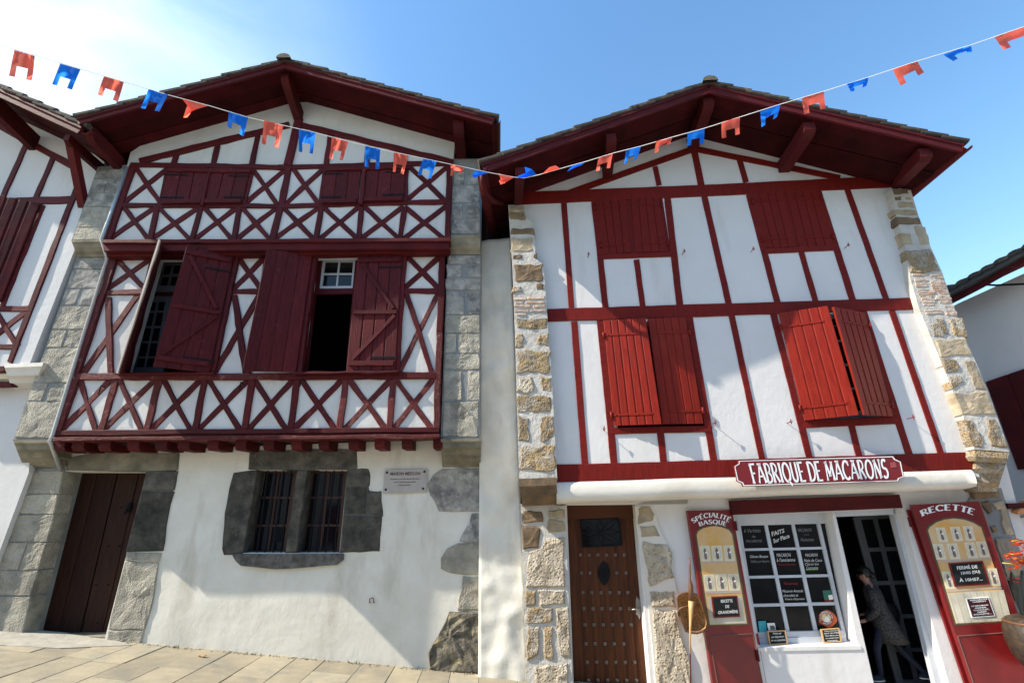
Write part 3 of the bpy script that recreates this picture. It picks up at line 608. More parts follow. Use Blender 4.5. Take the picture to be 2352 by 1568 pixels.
# roof
def roof(h, apex, lend, rend, off, back, parent, mboard, steps_l, steps_r, bh=20, tiles=True, tm=TILE, ridge=True, soff=5):
    """barge boards through photo points on the plane off, slopes running back; apex/lend/rend = px of the board's centre line"""
    (ua, za), (ul, zl), (ur, zr) = h.uz(*apex, off), h.uz(*lend, off), h.uz(*rend, off)
    hw = .5*bh/150*.86
    for (u0, z0, u1, z1_, ns) in ((ul, zl, ua, za, steps_l), (ua, za, ur, zr, steps_r)):
        if not ns: continue
        d = Vector((u1-u0, z1_-z0)); L = d.length; d /= L; nn = Vector((-d.y, d.x))
        def Q(s, k, o): return h.W(u0+d.x*s+nn.x*k, o, z0+d.y*s+nn.y*k)
        SEED[0] += 1
        f = MB(); n = 10; V = []
        for i in range(n+1):
            s = L*i/n; wv = .006*noise.noise(Vector((s*2, SEED[0], 0)))
            for k, o in ((-hw, off-.035), (-hw, off), (hw*.35, off+wv), (hw*.42, off+.018+wv), (hw, off+.018), (hw, off-.035)): V.append(Q(s, k+wv, o))
        mk('barge_board', V, [(i*6+k, i*6+k+1, (i+1)*6+k+1, (i+1)*6+k) for i in range(n) for k in range(5)]+[(0, 1, 2, 3, 4, 5), tuple(n*6+k for k in (5, 4, 3, 2, 1, 0))], mboard, parent, uv=[(i*L/n+SEED[0], k*.08) for i in range(n+1) for k in range(6)])
        # soffit boards parallel to the verge
        bw = .24
        for j in range(soff+3):
            o0 = off-.04-j*bw; o1 = o0-bw+.008
            if j == soff+2: o1 = back
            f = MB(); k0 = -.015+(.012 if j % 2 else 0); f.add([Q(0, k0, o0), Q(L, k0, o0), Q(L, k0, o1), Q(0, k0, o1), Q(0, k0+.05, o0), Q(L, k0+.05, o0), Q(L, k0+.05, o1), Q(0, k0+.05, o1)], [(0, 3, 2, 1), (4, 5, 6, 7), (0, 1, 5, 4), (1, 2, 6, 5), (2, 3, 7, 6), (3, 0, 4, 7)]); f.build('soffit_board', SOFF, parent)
        # verge tiles, one piece per course, each lapping the one below
        for i in range(ns):
            s0, s1 = L*i/ns-.03, L*(i+1)/ns+.05
            lo_first = (d.y > 0); base = hw+.02
            a0, a1 = (base+.035, base) if lo_first else (base, base+.035)   # lower end lies higher on the course beneath
            jl = random.uniform(-.008, .008); V = []
            for s, kk in ((s0, a0), (s1, a1)):
                for o, b in ((off+.036+jl, 0), (off+.04+jl, .035), (off-.0, .065), (off-.12, .04), (off-.2, .0)): V.append(Q(s, kk+b-.012, o))
                for o, b in ((off-.2, -.025), (off+.0, -.015)): V.append(Q(s, kk+b-.012, o))
            mk('verge_tile', V, [(k, k+7, (k+1) % 7+7, (k+1) % 7) for k in range(7)]+[(0, 1, 2, 3, 4, 5, 6), (13, 12, 11, 10, 9, 8, 7)], tm, parent)
        # field of canal tiles
        f = MB(); nr_ = ns; nc = int((off-.15-back)/.22)
        for i in range(nr_):
            s0, s1 = L*i/nr_, L*(i+1)/nr_+.04; a0, a1 = (hw+.055, hw+.02) if d.y > 0 else (hw+.02, hw+.055)
            V = []; cnt = nc*4+1
            for s, kk in ((s0, a0), (s1, a1)):
                for c in range(cnt): V.append(Q(s, kk+.035*abs(math.sin(c*math.pi/4)), off-.15-c*.055))
            f.add(V, [(c, c+1, c+1+cnt, c+cnt) for c in range(cnt-1)])
        tag(f.build('tile_rows', tm, parent), kind='stuff')
    if ridge:
        for i in range(int((off-back)/.4)):
            o = off+.1-i*.4; V = []
            for oo, rr in ((o, .115), (o-.44, .095)):
                for k in range(9): a = math.pi*k/8; V.append(h.W(ua+rr*math.cos(a), oo, za+hw+.0+rr*.8*math.sin(a)))
            mk('ridge_tile', V, [(k, k+1, k+10, k+9) for k in range(8)]+[tuple(range(8, -1, -1))], MOSS, parent, smooth=False)
    return (ua, za), (ul, zl), (ur, zr)
ra = roof(HL, (655, 150), (178, 279), (1133, 279), LR, -8, HA, RED, 10, 11, bh=19)
def purlin(h, c, w, off, off1, m, parent, hgt=None, nm='purlin', c2=None, cham=True):
    """roof timber running back into the wall; c = px of its end grain, c2 = px where it meets the wall"""
    hgt = hgt or w; (u0, z0), (u1, z1_) = h.uz(c[0]-w/2, c[1]+hgt/2, off), h.uz(c[0]+w/2, c[1]-hgt/2, off)
    du = dz = 0
    if c2: uu, zz_ = h.uz(*c2, off1); du, dz = uu-(u0+u1)/2, zz_-(z0+z1_)/2
    V = []; SEED[0] += 1
    for o, s in ((off, .72), (off-.05, .9), (off-.12, 1.), ((off+off1)/2, 1.), (off1, 1.)):
        k = (off-o)/(off-off1)
        for a, b in ((0, 0), (1, 0), (1, 1), (0, 1)):
            zb2 = z0+(z1_-z0)*(b if b else (1-s)); V.append(h.W(u0+(u1-u0)*a+du*k+.004*noise.noise(Vector((o*4, a, SEED[0]))), o, zb2+dz*k))
    return mk(nm, V, [(i*4+k, i*4+(k+1) % 4, (i+1)*4+(k+1) % 4, (i+1)*4+k) for i in range(4) for k in range(4)]+[(3, 2, 1, 0), (16, 17, 18, 19)], m, parent)
purlin(HL, (654, 173), 22, LR-.10, L2-.05, DRED, HA, hgt=24, c2=(690, 278))
purlin(HL, (1053, 289), 24, LR-.12, L2-.05, DRED, HA, hgt=28)
purlin(HL, (206, 306), 26, LR-.12, L2-.05, DRED, HA, hgt=26, c2=(275, 378))
# gutter along the right eave
def gutter(h, c, r, o0, o1, m, parent, nm='gutter', down=None):
    u, z = h.uz(*c, o0); V = []; n = 8
    for o in (o0, o1):
        for rr in (r, r*.86):
            for k in range(n+1): a = math.pi+math.pi*k/n; V.append(h.W(u+rr*math.cos(a), o, z+rr*math.sin(a)))
    w = n+1; Fc = [(k, k+1, 2*w+k+1, 2*w+k) for k in range(n)]+[(w+k+1, w+k, 3*w+k, 3*w+k+1) for k in range(n)]+[(0, 2*w, 3*w, w), (n, w+n, 3*w+n, 2*w+n)]+[(k, w+k, w+k+1, k+1) for k in range(n)]
    o_ = mk(nm, V, Fc, m, parent); 
    if down:
        f = MB(); f.tube([h.W(u+a, o, z+b) for a, o, b in down], .045, 8); f.build('downpipe', m, parent, smooth=True)
    return o_
gutter(HL, (1139, 277), .075, LR-.02, -7, DRED, HA)

# ================================================================== RIGHT HOUSE
G, WU = .15, .50
PR = WU+.13
bx = HR.P(1750, 1400, G)
HB = empty('half_timbered_shop_house', (bx.x, bx.y, gz(bx.x)-.2), 'white house with straight red timbers and red shutters above the macaron shop', 'house')
u0_, u1_ = HR.uz(1185, 900, PR)[0], HR.uz(2300, 1000, PR)[0]
# upper wall
plate(HR, [(1190, 430), (1560, 300), (1630, 285), (2010, 370), (2075, 430), (2250, 1095), (1265, 1130), (1205, 800)], WU, .2, 'plaster_wall', PLR, HB,
      holes=[[(1390, 742), (1580, 735), (1630, 978), (1418, 983)], [(1795, 722), (1985, 720), (2050, 958), (1855, 968)]])
plate(HR, [(1380, 730), (1590, 725), (1640, 990), (1410, 995)], WU-.21, .05, 'window_infill', DRED, HB)
plate(HR, [(1785, 715), (1995, 710), (2060, 965), (1845, 975)], WU-.21, .05, 'window_infill', WGP, HB, holes=[[(1830, 730), (1970, 726), (2020, 945), (1880, 950)]])
bars(HR, [(1830, 730), (1970, 726), (2020, 945), (1880, 950)], WU-.22, WGP, HB, 'casement_window', 5, 2, 4, fw=8)
floor_slab(HR, u0_+.1, u1_-.1, HR.uz(1700, 1120, WU)[1], WU-.21, -4, HB)
shell(HR, u0_+.03, u1_+.02, -1.2, 6.9, G-.36, -8, HB, PLR)
# lower wall pieces around the two doors and the shop window
DT, DB = (1297, 1162), (1330, 1760)
x_at = lambda a, b, y: a[0]+(b[0]-a[0])*(y-a[1])/(b[1]-a[1])
d1l = lambda y: x_at((1297, 1162), (1316, 1568), y); d1r = lambda y: x_at((1459, 1159), (1494.5, 1568), y)
wl_ = lambda y: x_at((1689, 1182), (1745, 1488), y); wr_ = lambda y: x_at((1911, 1176), (1970, 1479), y)
dl_ = lambda y: x_at((1917, 1172), (2007, 1568), y); dr_ = lambda y: x_at((2070, 1166), (2179, 1568), y)
YB = 1790; T0 = 1085
for q in ([(1262, T0+25), (1300, T0+25), (d1l(YB), YB), (1232, YB)],
          [(d1r(1159), 1159), (wl_(1080), 1080), (wl_(YB), YB), (d1r(YB), YB)],
          [(wl_(1488)+1, 1488), (wr_(1479), 1479), (dl_(1479), 1479), (dl_(YB), YB), (wl_(YB)+1, YB)],
          [(wr_(1176), 1176), (dl_(1176), 1176), (dl_(1479), 1479), (wr_(1479), 1479)],
          [(wl_(1080), 1080), (2260, 1060), (dr_(1168), 1168), (dl_(1176), 1176), (wl_(1182), 1182)],
          [(2260, 1060), (2310, 1060), (2500, YB), (dr_(YB), YB), (dr_(1168), 1168)]):
    plate(HR, q, G, .28, 'plaster_wall', PLR, HB)
plate(HR, [(1262, T0), (1580, T0), (1580, 1157), (1262, 1160)], G, .28, 'plaster_wall', CREAM, HB)
# timbers (flush, broad, painted)
def TB(p, q, w, m=RED2, proud=.014, **k): return beam(HR, p, q, w, WU, m, HB, proud=proud, wob=.003, cham=.004, **k)
TB((1196, 455), (1640, 436), 28, w2=26, proud=.02); TB((1640, 436), (2056, 416), 26, w2=26, proud=.02)
TB((1300, 445), (1592, 342), 14); TB((1600, 342), (1930, 408), 13)
TB((1505, 382), (1514, 425), 12); TB((1594, 340), (1611, 424), 15, proud=.017); TB((1699, 366), (1714, 418), 13)
for p, q, w in (((1295, 464), (1313, 706), 13), ((1365, 460), (1391, 706), 14), ((1533, 452), (1562, 702), 15), ((1618, 450), (1675, 700), 14), ((1721, 446), (1787, 696), 14), ((1879, 436), (1960, 690), 15), ((1946, 432), (2037, 688), 13)): TB(p, q, w)
TB((1462, 596), (1477, 704), 13); TB((1841, 578), (1875, 694), 13)
TB((1380, 589), (1542, 583), 11, proud=.02); TB((1757, 576), (1918, 568), 12, proud=.02)
TB((1250, 724), (1680, 710), 29, proud=.02); TB((1680, 710), (2115, 696), 27, proud=.02)
for p, q, w in (((1319, 738), (1344, 1070), 15), ((1379, 736), (1411, 1068), 16), ((1583, 727), (1641, 1062), 16), ((1681, 724), (1752, 1058), 14), ((1777, 720), (1861, 1054), 15), ((1983, 712), (2090, 1046), 16), ((2049, 712), (2163, 1043), 14)): TB(p, q, w)
TB((1517, 992), (1525, 1065), 16); TB((1956, 976), (1975, 1050), 15)
TB((1404, 989), (1636, 984), 15, proud=.02); TB((1846, 974), (2066, 964), 17, proud=.02)
TB((1276, 1087), (1760, 1072), 40, w2=39, proud=.02); TB((1760, 1072), (2238, 1057), 39, w2=40, proud=.02)
# top-floor shutters, closed
for q, sf in (([(1366, 457), (1437, 453), (1450, 580), (1384, 583)], 'l'), ([(1449, 452), (1515, 451), (1535, 577), (1458, 579)], 'r'), ([(1725, 443), (1799, 438), (1829, 566), (1759, 569)], 'l'), ([(1806, 437), (1879, 434), (1916, 563), (1836, 566)], 'r')):
    leafpanel(HR, q, WU+.018, WU+.018, RED2, HB, planks=4, thick=.03, straps=(.16, .85), sm=RED2, strap_from=sf)
plate(HR, [(1362, 452), (1520, 446), (1542, 588), (1380, 592)], WU+.004, .02, 'window_board', RED2, HB); plate(HR, [(1720, 438), (1884, 430), (1922, 570), (1755, 576)], WU+.004, .02, 'window_board', RED2, HB)
# first-floor shutters, ajar
leafpanel(HR, [(1386, 736), (1483, 730), (1520, 973), (1410, 977)], WU+.035, WU+.17, RED3, HB, planks=6, straps=(.14, .90), sm=RED3, strap_from='l')
leafpanel(HR, [(1488, 731), (1575, 728), (1616, 972), (1522, 973)], WU+.075, WU+.04, RED3, HB, planks=5, straps=(.14, .88), sm=RED3, strap_from='r')
leafpanel(HR, [(1788, 719), (1901, 702), (1973, 952), (1848, 965)], WU+.035, WU+.26, RED3, HB, planks=5, straps=(.13, .885), sm=RED3, strap_from='l')
leafpanel(HR, [(1915, 704), (1987, 718), (2053, 956), (1986, 952)], WU+.26, WU+.035, RED3, HB, planks=5, straps=(.13, .885), sm=RED3, strap_from='r')
# shutter holdbacks
def hold(x, y, off=WU):
    f = MB(); P0 = HR.P(x, y, off+.11); n_ = HR.n
    f.tube([P0+n_*.12, P0], .0055, 6); f.tube([P0-Vector((0, 0, .035)), P0+Vector((0, 0, .015))], .006, 6); f.tube([P0-HR.t*.022, P0+HR.t*.022], .005, 6); f.sphere(P0+Vector((0, 0, .025)), .010, 6, 5)
    f.build('shutter_holdback', RED3, HB)
for x, y in ((1388, 984), (1643, 970), (1817, 968), (2098, 958), (1352, 583), (1572, 576), (1731, 571), (1949, 562)): hold(x, y)
# rounded plaster ledge
def ledge():
    n = 12; V = []
    tl, tr_, bl, br = (1277, 1107), (2238, 1078), (1279, 1156), (2217, 1122)
    zt0, zt1, zb0, zb1 = HR.uz(*tl, WU)[1], HR.uz(*tr_, WU)[1], HR.uz(*bl, WU+.02)[1], HR.uz(*br, WU+.02)[1]
    ul, ur = HR.uz(*tl, WU+.08)[0], HR.uz(*tr_, WU+.08)[0]; nu = 40
    for i in range(nu+1):
        s = i/nu; u = ul+(ur-ul)*s; zt, zb_ = zt0+(zt1-zt0)*s, zb0+(zb1-zb0)*s; h_ = zt-zb_; w = .007*noise.noise(Vector((u*1.3, 2, 5)))
        pr = [(WU-.1, 0), (WU+.02, -.015), (WU+.04+w, -.07), (WU+.055+w, -.20), (WU+.06+w, -.50), (WU+.055+w, -.74), (WU+.03, -.88), (WU-.05, -.95), (WU-.14, -.99), (G-.05, -1.02)]
        for o, k in pr: V.append(HR.W(u, o, zt+h_*k+w))
    m_ = len(pr)
    return mk('plaster_ledge', V, [(i*m_+k, i*m_+k+1, (i+1)*m_+k+1, (i+1)*m_+k) for i in range(nu) for k in range(m_-1)]+[tuple(range(m_)), tuple(nu*m_+k for k in range(m_-1, -1, -1))], CREAM, HB, smooth=True)
ledge()
# left pillar
plate(HR, zp([(66, 70), (155, 70), (160, 130), (185, 150), (208, 190), (215, 360), (258, 395), (265, 490), (275, 600), (283, 740), (303, 1000), (330, 1500), (334, 1570), (126, 1570), (100, 700), (88, 400)]), PR-.02, .55, 'pillar_core', MORT, HB)
for (q, m_) in ((( 76, 76, 150, 102), TAN), ((82, 106, 154, 148), OCH), ((82, 193, 206, 230), BRN), ((82, 246, 206, 316), TAN), ((88, 342, 145, 360), BRN), ((200, 336, 218, 360), BRN), ((92, 392, 256, 484), BRN), ((95, 508, 148, 545), OCH), ((220, 495, 263, 535), BRN), ((103, 686, 278, 742), OCH), ((106, 762, 148, 845), OCH), ((230, 765, 285, 836), OCH), ((109, 866, 292, 984), OCH), ((113, 1004, 200, 1092), PIT), ((245, 1004, 301, 1090), OCH), ((118, 1108, 307, 1200), OCH), ((122, 1216, 182, 1356), OCH), ((240, 1216, 314, 1350), OCH), ((128, 1382, 327, 1512), OCH)):
    stone(HR, rq(zp, q)[0], PR-.008, m_, HB, thick=.2, rough=.014, bev=.022, jit=.022)
for q in ((96, 572, 160, 584), (170, 566, 262, 580), (100, 594, 150, 606), (160, 590, 268, 602), (100, 612, 190, 624), (200, 612, 270, 626), (102, 640, 180, 652), (190, 636, 272, 648), (110, 658, 160, 670)):
    stone(HR, rq(zp, q)[0], PR-.005, BRK, HB, thick=.1, rough=.006, bev=.006, name='brick', jit=.006)
PRO = PR+.02
corbel(HR, ((1191, 1099), (1200, 1162)), ((1278, 1096), (1281, 1158)), [(0, PRO), (.28, PRO+.005), (.36, PRO-.05), (.58, PRO-.08), (.66, PRO-.16), (.85, PRO-.22), (1, PRO-.34)], BRN, HB)
low = [([(175, 235), (325, 240), (325, 320), (175, 330)], BRN), ([(370, 228), (496, 230), (497, 290), (372, 290)], TAN), ([(375, 306), (498, 306), (502, 386), (380, 386)], TAN), ([(170, 352), (310, 360), (305, 530), (175, 536)], BRN), ([(216, 548), (330, 520), (350, 470), (498, 440), (504, 826), (200, 830)], PIT), ([(200, 850), (280, 850), (275, 966), (200, 970)], OCH), ([(294, 850), (508, 846), (514, 962), (300, 970)], PIT), ([(208, 986), (405, 986), (402, 1085), (350, 1110), (212, 1112)], OCH), ([(430, 984), (522, 980), (536, 1150), (548, 1368), (470, 1360), (440, 1200)], PIT), ([(214, 1126), (304, 1132), (292, 1350), (206, 1395)], OCH), ([(336, 1126), (402, 1126), (414, 1380), (346, 1368)], OCH), ([(270, 1432), (520, 1408), (530, 1600), (530, 1760), (275, 1760)], PIT)]
plate(HR, r5([(155, 180), (430, 190), (500, 200), (560, 1568), (580, 1800), (220, 1800), (196, 1400), (160, 200)]), G+.05, .3, 'pillar_core', MORT, HB)
for p_, m_ in low: stone(HR, r5(p_), G+.07, m_, HB, thick=.15, rough=.010 if m_ is not PIT else .014, bev=.03, jit=.012)
# stone jamb right of the oak door
plate(HR, r5([(1045, 200), (1170, 203), (1205, 260), (1240, 400), (1300, 500), (1332, 560), (1345, 760), (1370, 870), (1372, 1000), (1400, 1180), (1450, 1330), (1478, 1430), (1500, 1800), (1225, 1800), (1180, 1300), (1150, 1000), (1108, 780), (1095, 560), (1060, 400)]), G+.02, .15, 'jamb_mortar', CREAM, HB)
for p_, m_ in (([(1070, 215), (1165, 208), (1200, 262), (1190, 320), (1066, 345)], TAN), ([(1085, 362), (1195, 350), (1245, 430), (1100, 438)], TAN), ([(1105, 470), (1290, 505), (1328, 560), (1343, 750), (1160, 830), (1128, 650)], PIT), ([(1160, 858), (1360, 852), (1368, 980), (1180, 975)], PIT), ([(1182, 1008), (1350, 1004), (1400, 1180), (1450, 1340), (1476, 1430), (1492, 1790), (1235, 1790), (1195, 1300)], PIT)):
    stone(HR, r5(p_), G+.04, m_, HB, thick=.12, rough=.018 if m_ is PIT else .01, bev=.04, jit=.015)
# oak door with studs
dq = [(d1l(1175)+2, 1188), (d1r(1175)+20, 1184), (d1r(YB)+20, YB), (d1l(YB)+4, YB)]
DO = G-.23
dr = leafpanel(HR, dq, DO, DO, OAK, HB, name='oak_door', planks=8, thick=.05)
plate(HR, [(1296, 1150), (1480, 1150), (1482, 1190), (1296, 1192)], DO+.03, .08, 'door_head', OAK, HB)
f = MB()
for y, xs_ in ((575, (620, 688, 757, 825, 895, 962)), (715, (630, 695, 905, 975)), (866, (640, 708, 780, 850, 922, 990)), (990, (648, 718, 788, 857, 931, 1002)), (1115, (655, 725, 798, 870, 942, 1013)), (1262, (665, 735, 812, 883, 957)), (1405, (675, 748, 822, 895, 967, 1041)), (1545, (684, 757, 832, 905, 980, 1055))):
    for x in xs_:
        c = HR.P(*r5([(x, y)])[0], DO+.002); a, b = HR.t*.02, Vector((0, 0, .02)); nn = -HR.n
        mk('door_stud', [c-a-b, c+a-b, c+a+b, c-a+b, c+nn*.032], [(0, 1, 4), (1, 2, 4), (2, 3, 4), (3, 0, 4)], STUD, dr)
f = MB()
gq = r5([(622, 305), (918, 292), (942, 500), (640, 516)])
gp = plate(HR, gq, DO+.012, .01, 'door_window', GLS, HB); f = MB()
C0 = HR.P(*bil(gq, .5, .5), DO+.03)
for k in range(4): f.tube([HR.P(*gq[k], DO+.03), HR.P(*gq[(k+1) % 4], DO+.03)], .010, 5)
for k in range(8):
    s_, t_ = ((0, 0), (.5, 0), (1, 0), (1, .5), (1, 1), (.5, 1), (0, 1), (0, .5))[k]; E_ = HR.P(*bil(gq, s_, t_), DO+.03); M_ = (C0+E_)/2; d_ = (E_-C0); pr = d_.cross(HR.n).normalized()*.035
    f.tube([C0, M_+pr, E_], .006, 4); f.tube([C0, M_-pr, E_], .006, 4)
f.sphere(C0, .035, 8, 5); f.build('window_grille', IRON, gp)
kq = r5([(805, 620), (835, 650), (850, 715), (838, 780), (805, 818), (775, 780), (760, 715), (775, 650)]); kp = plate(HR, kq, DO+.012, .01, 'door_knocker', IRON, HB)
f = MB(); kc = HR.P(*r5([(805, 720)])[0], DO+.03); f.tube([kc+Vector((math.cos(a)*.055*HR.t.x, -.01, math.sin(a)*.06)) for a in [k*math.pi/6 for k in range(13)]], .008, 5); f.build('knocker_ring', IRON, kp)
hp = plate(HR, r5([(1058, 895), (1070, 915), (1082, 925), (1090, 1040), (1078, 1075), (1066, 1045), (1052, 1035), (1050, 925)]), DO+.014, .012, 'handle_plate', STUD, HB)
f = MB(); hc = HR.P(*r5([(1070, 985)])[0], DO+.02); f.tube([hc, hc-HR.n*.06, hc-HR.n*.065-HR.t*.10-Vector((0, 0, .01))], .010, 6); f.build('door_handle', STUD, hp, smooth=True)
f = MB(); f.box(HR.W(HR.uz(1300, 1500, G)[0], G, gz(1.2)-.25), HR.t*1.1, HR.n*.3, Vector((0, 0, .14))); f.build('threshold_stone', CORB, HB)
# right pillar
fl = zq([(85, 130), (130, 290), (215, 620), (260, 880), (330, 1120)])+zs([(20, 660), (150, 980), (215, 1172)]); fr = zq([(262, 120), (330, 340), (430, 600), (530, 820), (620, 1090), (720, 1370)])+zs([(222, 680), (290, 840), (412, 1185)])
fl[0] = (2044, 436)
plate(HR, fl+fr[::-1], PR-.012, .5, 'pillar_core', MORT, HB)
qq = [(zq, (110, 108, 235, 150), BRN), (zq, (128, 172, 180, 205), BRN), (zq, (215, 178, 262, 200), TAN), (zq, (150, 222, 285, 270), TAN), (zq, (112, 290, 305, 325), TAN), (zq, (135, 350, 335, 405), BRN), (zq, (180, 490, 262, 580), TAN), (zq, (300, 430, 385, 590), TAN), (zs, (2, 440, 40, 530), OCH), (zs, (78, 440, 150, 545), OCH)]
def par(zf, r, sl): x0, y0, x1, y1 = r; return zf([(x0, y0), (x1, y0), (x1+sl*(y1-y0), y1), (x0+sl*(y1-y0), y1)])
SL = .33
for zf, r, m_ in qq: stone(HR, par(zf, r, SL), PR, m_, HB, thick=.2, rough=.01, bev=.018, jit=.012)
for zf, p_, m_ in ((zq, [(218, 630), (430, 620), (468, 690), (520, 812), (370, 825), (262, 815)], OCH), (zq, [(430, 1262), (520, 1250), (555, 1330), (545, 1365), (460, 1365)], OCH), (zq, [(585, 1225), (655, 1210), (715, 1355), (635, 1360)], OCH), (zq, [(465, 1388), (740, 1388), (785, 1520), (520, 1535)], TAN),
                   (zs, [(35, 665), (110, 672), (130, 700), (125, 738), (60, 742)], OCH), (zs, [(65, 760), (140, 762), (160, 790), (130, 822), (90, 832)], OCH), (zs, [(155, 672), (215, 668), (280, 832), (225, 836), (185, 740)], TAN), (zs, [(95, 852), (288, 850), (335, 970), (145, 975)], TAN), (zs, [(158, 1000), (200, 1005), (270, 1130), (265, 1165), (212, 1165)], OCH), (zs, [(288, 1000), (330, 995), (408, 1165), (312, 1160), (298, 1080)], OCH)):
    stone(HR, zf(p_), PR, m_, HB, thick=.25, rough=.012, bev=.02, jit=.012)
rb = random.Random(5)
y = 835
while y < 1195:
    hh = rb.uniform(14, 22); l_ = 262+(y-820)*.37; r_ = 530+(y-820)*.385; cut = rb.uniform(.4, .6)
    for s0, s1 in ((0.02, cut-.06), (cut+.06, .97)):
        if rb.random() < .12: continue
        a, b = l_+(r_-l_)*s0, l_+(r_-l_)*s1; stone(HR, zq([(a, y), (b, y-3), (b+5, y+hh-8), (a+5, y+hh-4)]), PR-.004, BRK, HB, thick=.1, rough=.006, bev=.006, name='brick', jit=.008)
    y += hh
corbel(HR, ((2239, 1034), (2247, 1128)), ((2319, 1040), (2290, 1128)), [(0, PRO+.01), (.14, PRO+.02), (.24, PRO-.02), (.28, PRO-.09), (.44, PRO-.07), (.52, PRO-.12), (.56, PRO-.16), (.78, PRO-.15), (.86, PRO-.22), (1, PRO-.3)], OCH, HB)
plate(HR, [(2240, 1120), (2300, 1120), (2345, 1270), (2500, 1790), (2420, 1790), (2200, 1200)], G+.02, .3, 'pillar_core', MORG, HB)
for p_, m_ in (([(200, 1395), (355, 1390), (372, 1440), (215, 1448)], BRN), ([(250, 1470), (300, 1465), (325, 1520), (300, 1530)], BRN), ([(320, 1470), (380, 1460), (400, 1510), (345, 1515)], TAN)): stone(HR, zs(p_), G+.05, m_, HB, thick=.15, rough=.01, bev=.02, jit=.012)
for p_, m_ in (([(1310, 280), (1350, 270), (1375, 320), (1330, 335)], BRN), ([(1385, 120), (1430, 118), (1480, 300), (1505, 350), (1430, 350), (1395, 240)], TAN), ([(1340, 380), (1500, 370), (1560, 560), (1600, 700), (1440, 700)], TAN), ([(1450, 720), (1600, 720), (1660, 900), (1500, 900)], BRN)): stone(HR, r7(p_), G+.045, m_, HB, thick=.15, rough=.01, bev=.02, jit=.012)
# roof
OB = WU+.98
rb_ = roof(HR, (1629, 204), (1110, 386), (2212, 340), OB, -8, HB, RED, 12, 13, bh=24)
for c, c2 in (((1628, 230), (1589, 336)), ((1404, 318), (1394, 402)), ((1194, 396), (1189, 470)), ((1860, 292), (1797, 388)), ((2127, 352), (2056, 424))):
    purlin(HR, c, 20, OB-.08, WU-.02, RED if c[0] > 1700 else DRED, HB, hgt=24, c2=c2)
gutter(HR, (1106, 383), .085, OB+.02, -7, RED, HB)
f = MB(); f.tube([HR.P(x, y, o) for x, y, o in ((1107, 394, OB-.04), (1108, 420, OB-.08), (1116, 446, OB-.2), (1134, 462, OB-.5), (1160, 468, .3), (1190, 462, -.1))], .04, 8); f.build('downpipe', DRED, HB, smooth=True)
gutter(HR, (2222, 334), .07, OB+.02, -7, RED, HB)
# shop front: fascia board, window, doorway
plate(HR, [(1678, 1149), (2066, 1135), (2074, 1166), (1683, 1182)], G+.09, .08, 'fascia_board', DRED, HB)
WR = G-.20
wq = r6([(475, 200), (1215, 180), (1370, 1235), (655, 1262)])
f = MB()
plate(HR, wq, WR-.025, .01, 'shop_glass', GLS, HB)
def hbar(q, o, th, nm='window_rail'): return plate(HR, q, o, th, nm, WGP, win)
win = hbar.__globals__.setdefault('win', None)
win = plate(HR, r6([(458, 185), (1240, 165), (1225, 255), (478, 275)]), WR+.03, .06, 'shop_window', WGP, HB)
cols = [((500, 272), (690, 270), 530, 725), ]
rows = [(262, 462), (482, 688), (710, 918), (943, 1152)]
def cx(k, y):
    """pane edges: k = 0..5 left/right edges of the three panes, at crop height y"""
    a = (497, 692, 718, 915, 940, 1125)[k]; b = (640, 873, 903, 1102, 1133, 1330)[k]; t = (y-262)/(1152-262); return a+(b-a)*t
def ry(y, x): return y-(x-500)*.022
def hb(y0, y1, x0=None, x1=None, o=0.):
    a0, a1 = cx(0, y0)-24, cx(5, y0)+22; b0, b1 = cx(0, y1)-24, cx(5, y1)+22
    plate(HR, r6([(a0, ry(y0, a0)), (a1, ry(y0, a1)), (b1, ry(y1, b1)), (b0, ry(y1, b0))]), WR+.012+o, .05, 'window_rail', WGP, win)
def vb(k0, k1, o=0., ext=0):
    plate(HR, r6([(k0(240), ry(240, k0(240))), (k1(240), ry(240, k1(240))), (k1(1200), ry(1200, k1(1200))), (k0(1200), ry(1200, k0(1200)))]), WR+.016+o, .05, 'window_stile', WGP, win)
for a, b in ((462, 482), (688, 710), (918, 943)): hb(a, b)
hb(1152, 1200, o=.02); hb(1203, 1262, o=.035)
vb(lambda y: cx(1, y), lambda y: cx(2, y)); vb(lambda y: cx(3, y), lambda y: cx(4, y)); vb(lambda y: cx(0, y)-26, lambda y: cx(0, y), .006); vb(lambda y: cx(5, y), lambda y: cx(5, y)+28, .006)
for (k0, k1) in ((0, 1), (2, 3), (4, 5)):
    for (a, b) in rows:
        plate(HR, r6([(cx(k0, a)-3, ry(a-3, cx(k0, a))), (cx(k1, a)+3, ry(a-3, cx(k1, a))), (cx(k1, b)+3, ry(b+3, cx(k1, b))), (cx(k0, b)-3, ry(b+3, cx(k0, b)))]), WR-.008, .006, 'pane', GLB, win)
stp = plate(HR, r6([(640, 1288), (1478, 1256), (1462, 1250), (655, 1280)]), G+.03, .02, 'x', WHT, HB); bpy.data.objects.remove(stp)
(ua, za), (ub, zb_) = HR.uz(1740, 1487, G), HR.uz(1975, 1479, G)
f = MB(); f.box(HR.W(ua, G+.012, za-.035), HR.t*(ub-ua), HR.n*.25, Vector((0, 0, .04))); f.build('window_sill', PLR, HB)
# doorway of the shop
jo = G-.12
for q in (r7([(20, 150), (520, 137), (527, 182), (20, 202)]), r7([(500, 137), (552, 137), (905, 1568), (1010, 1990), (950, 1990), (850, 1568)])): plate(HR, q, jo, .08, 'door_frame', WGP, HB)
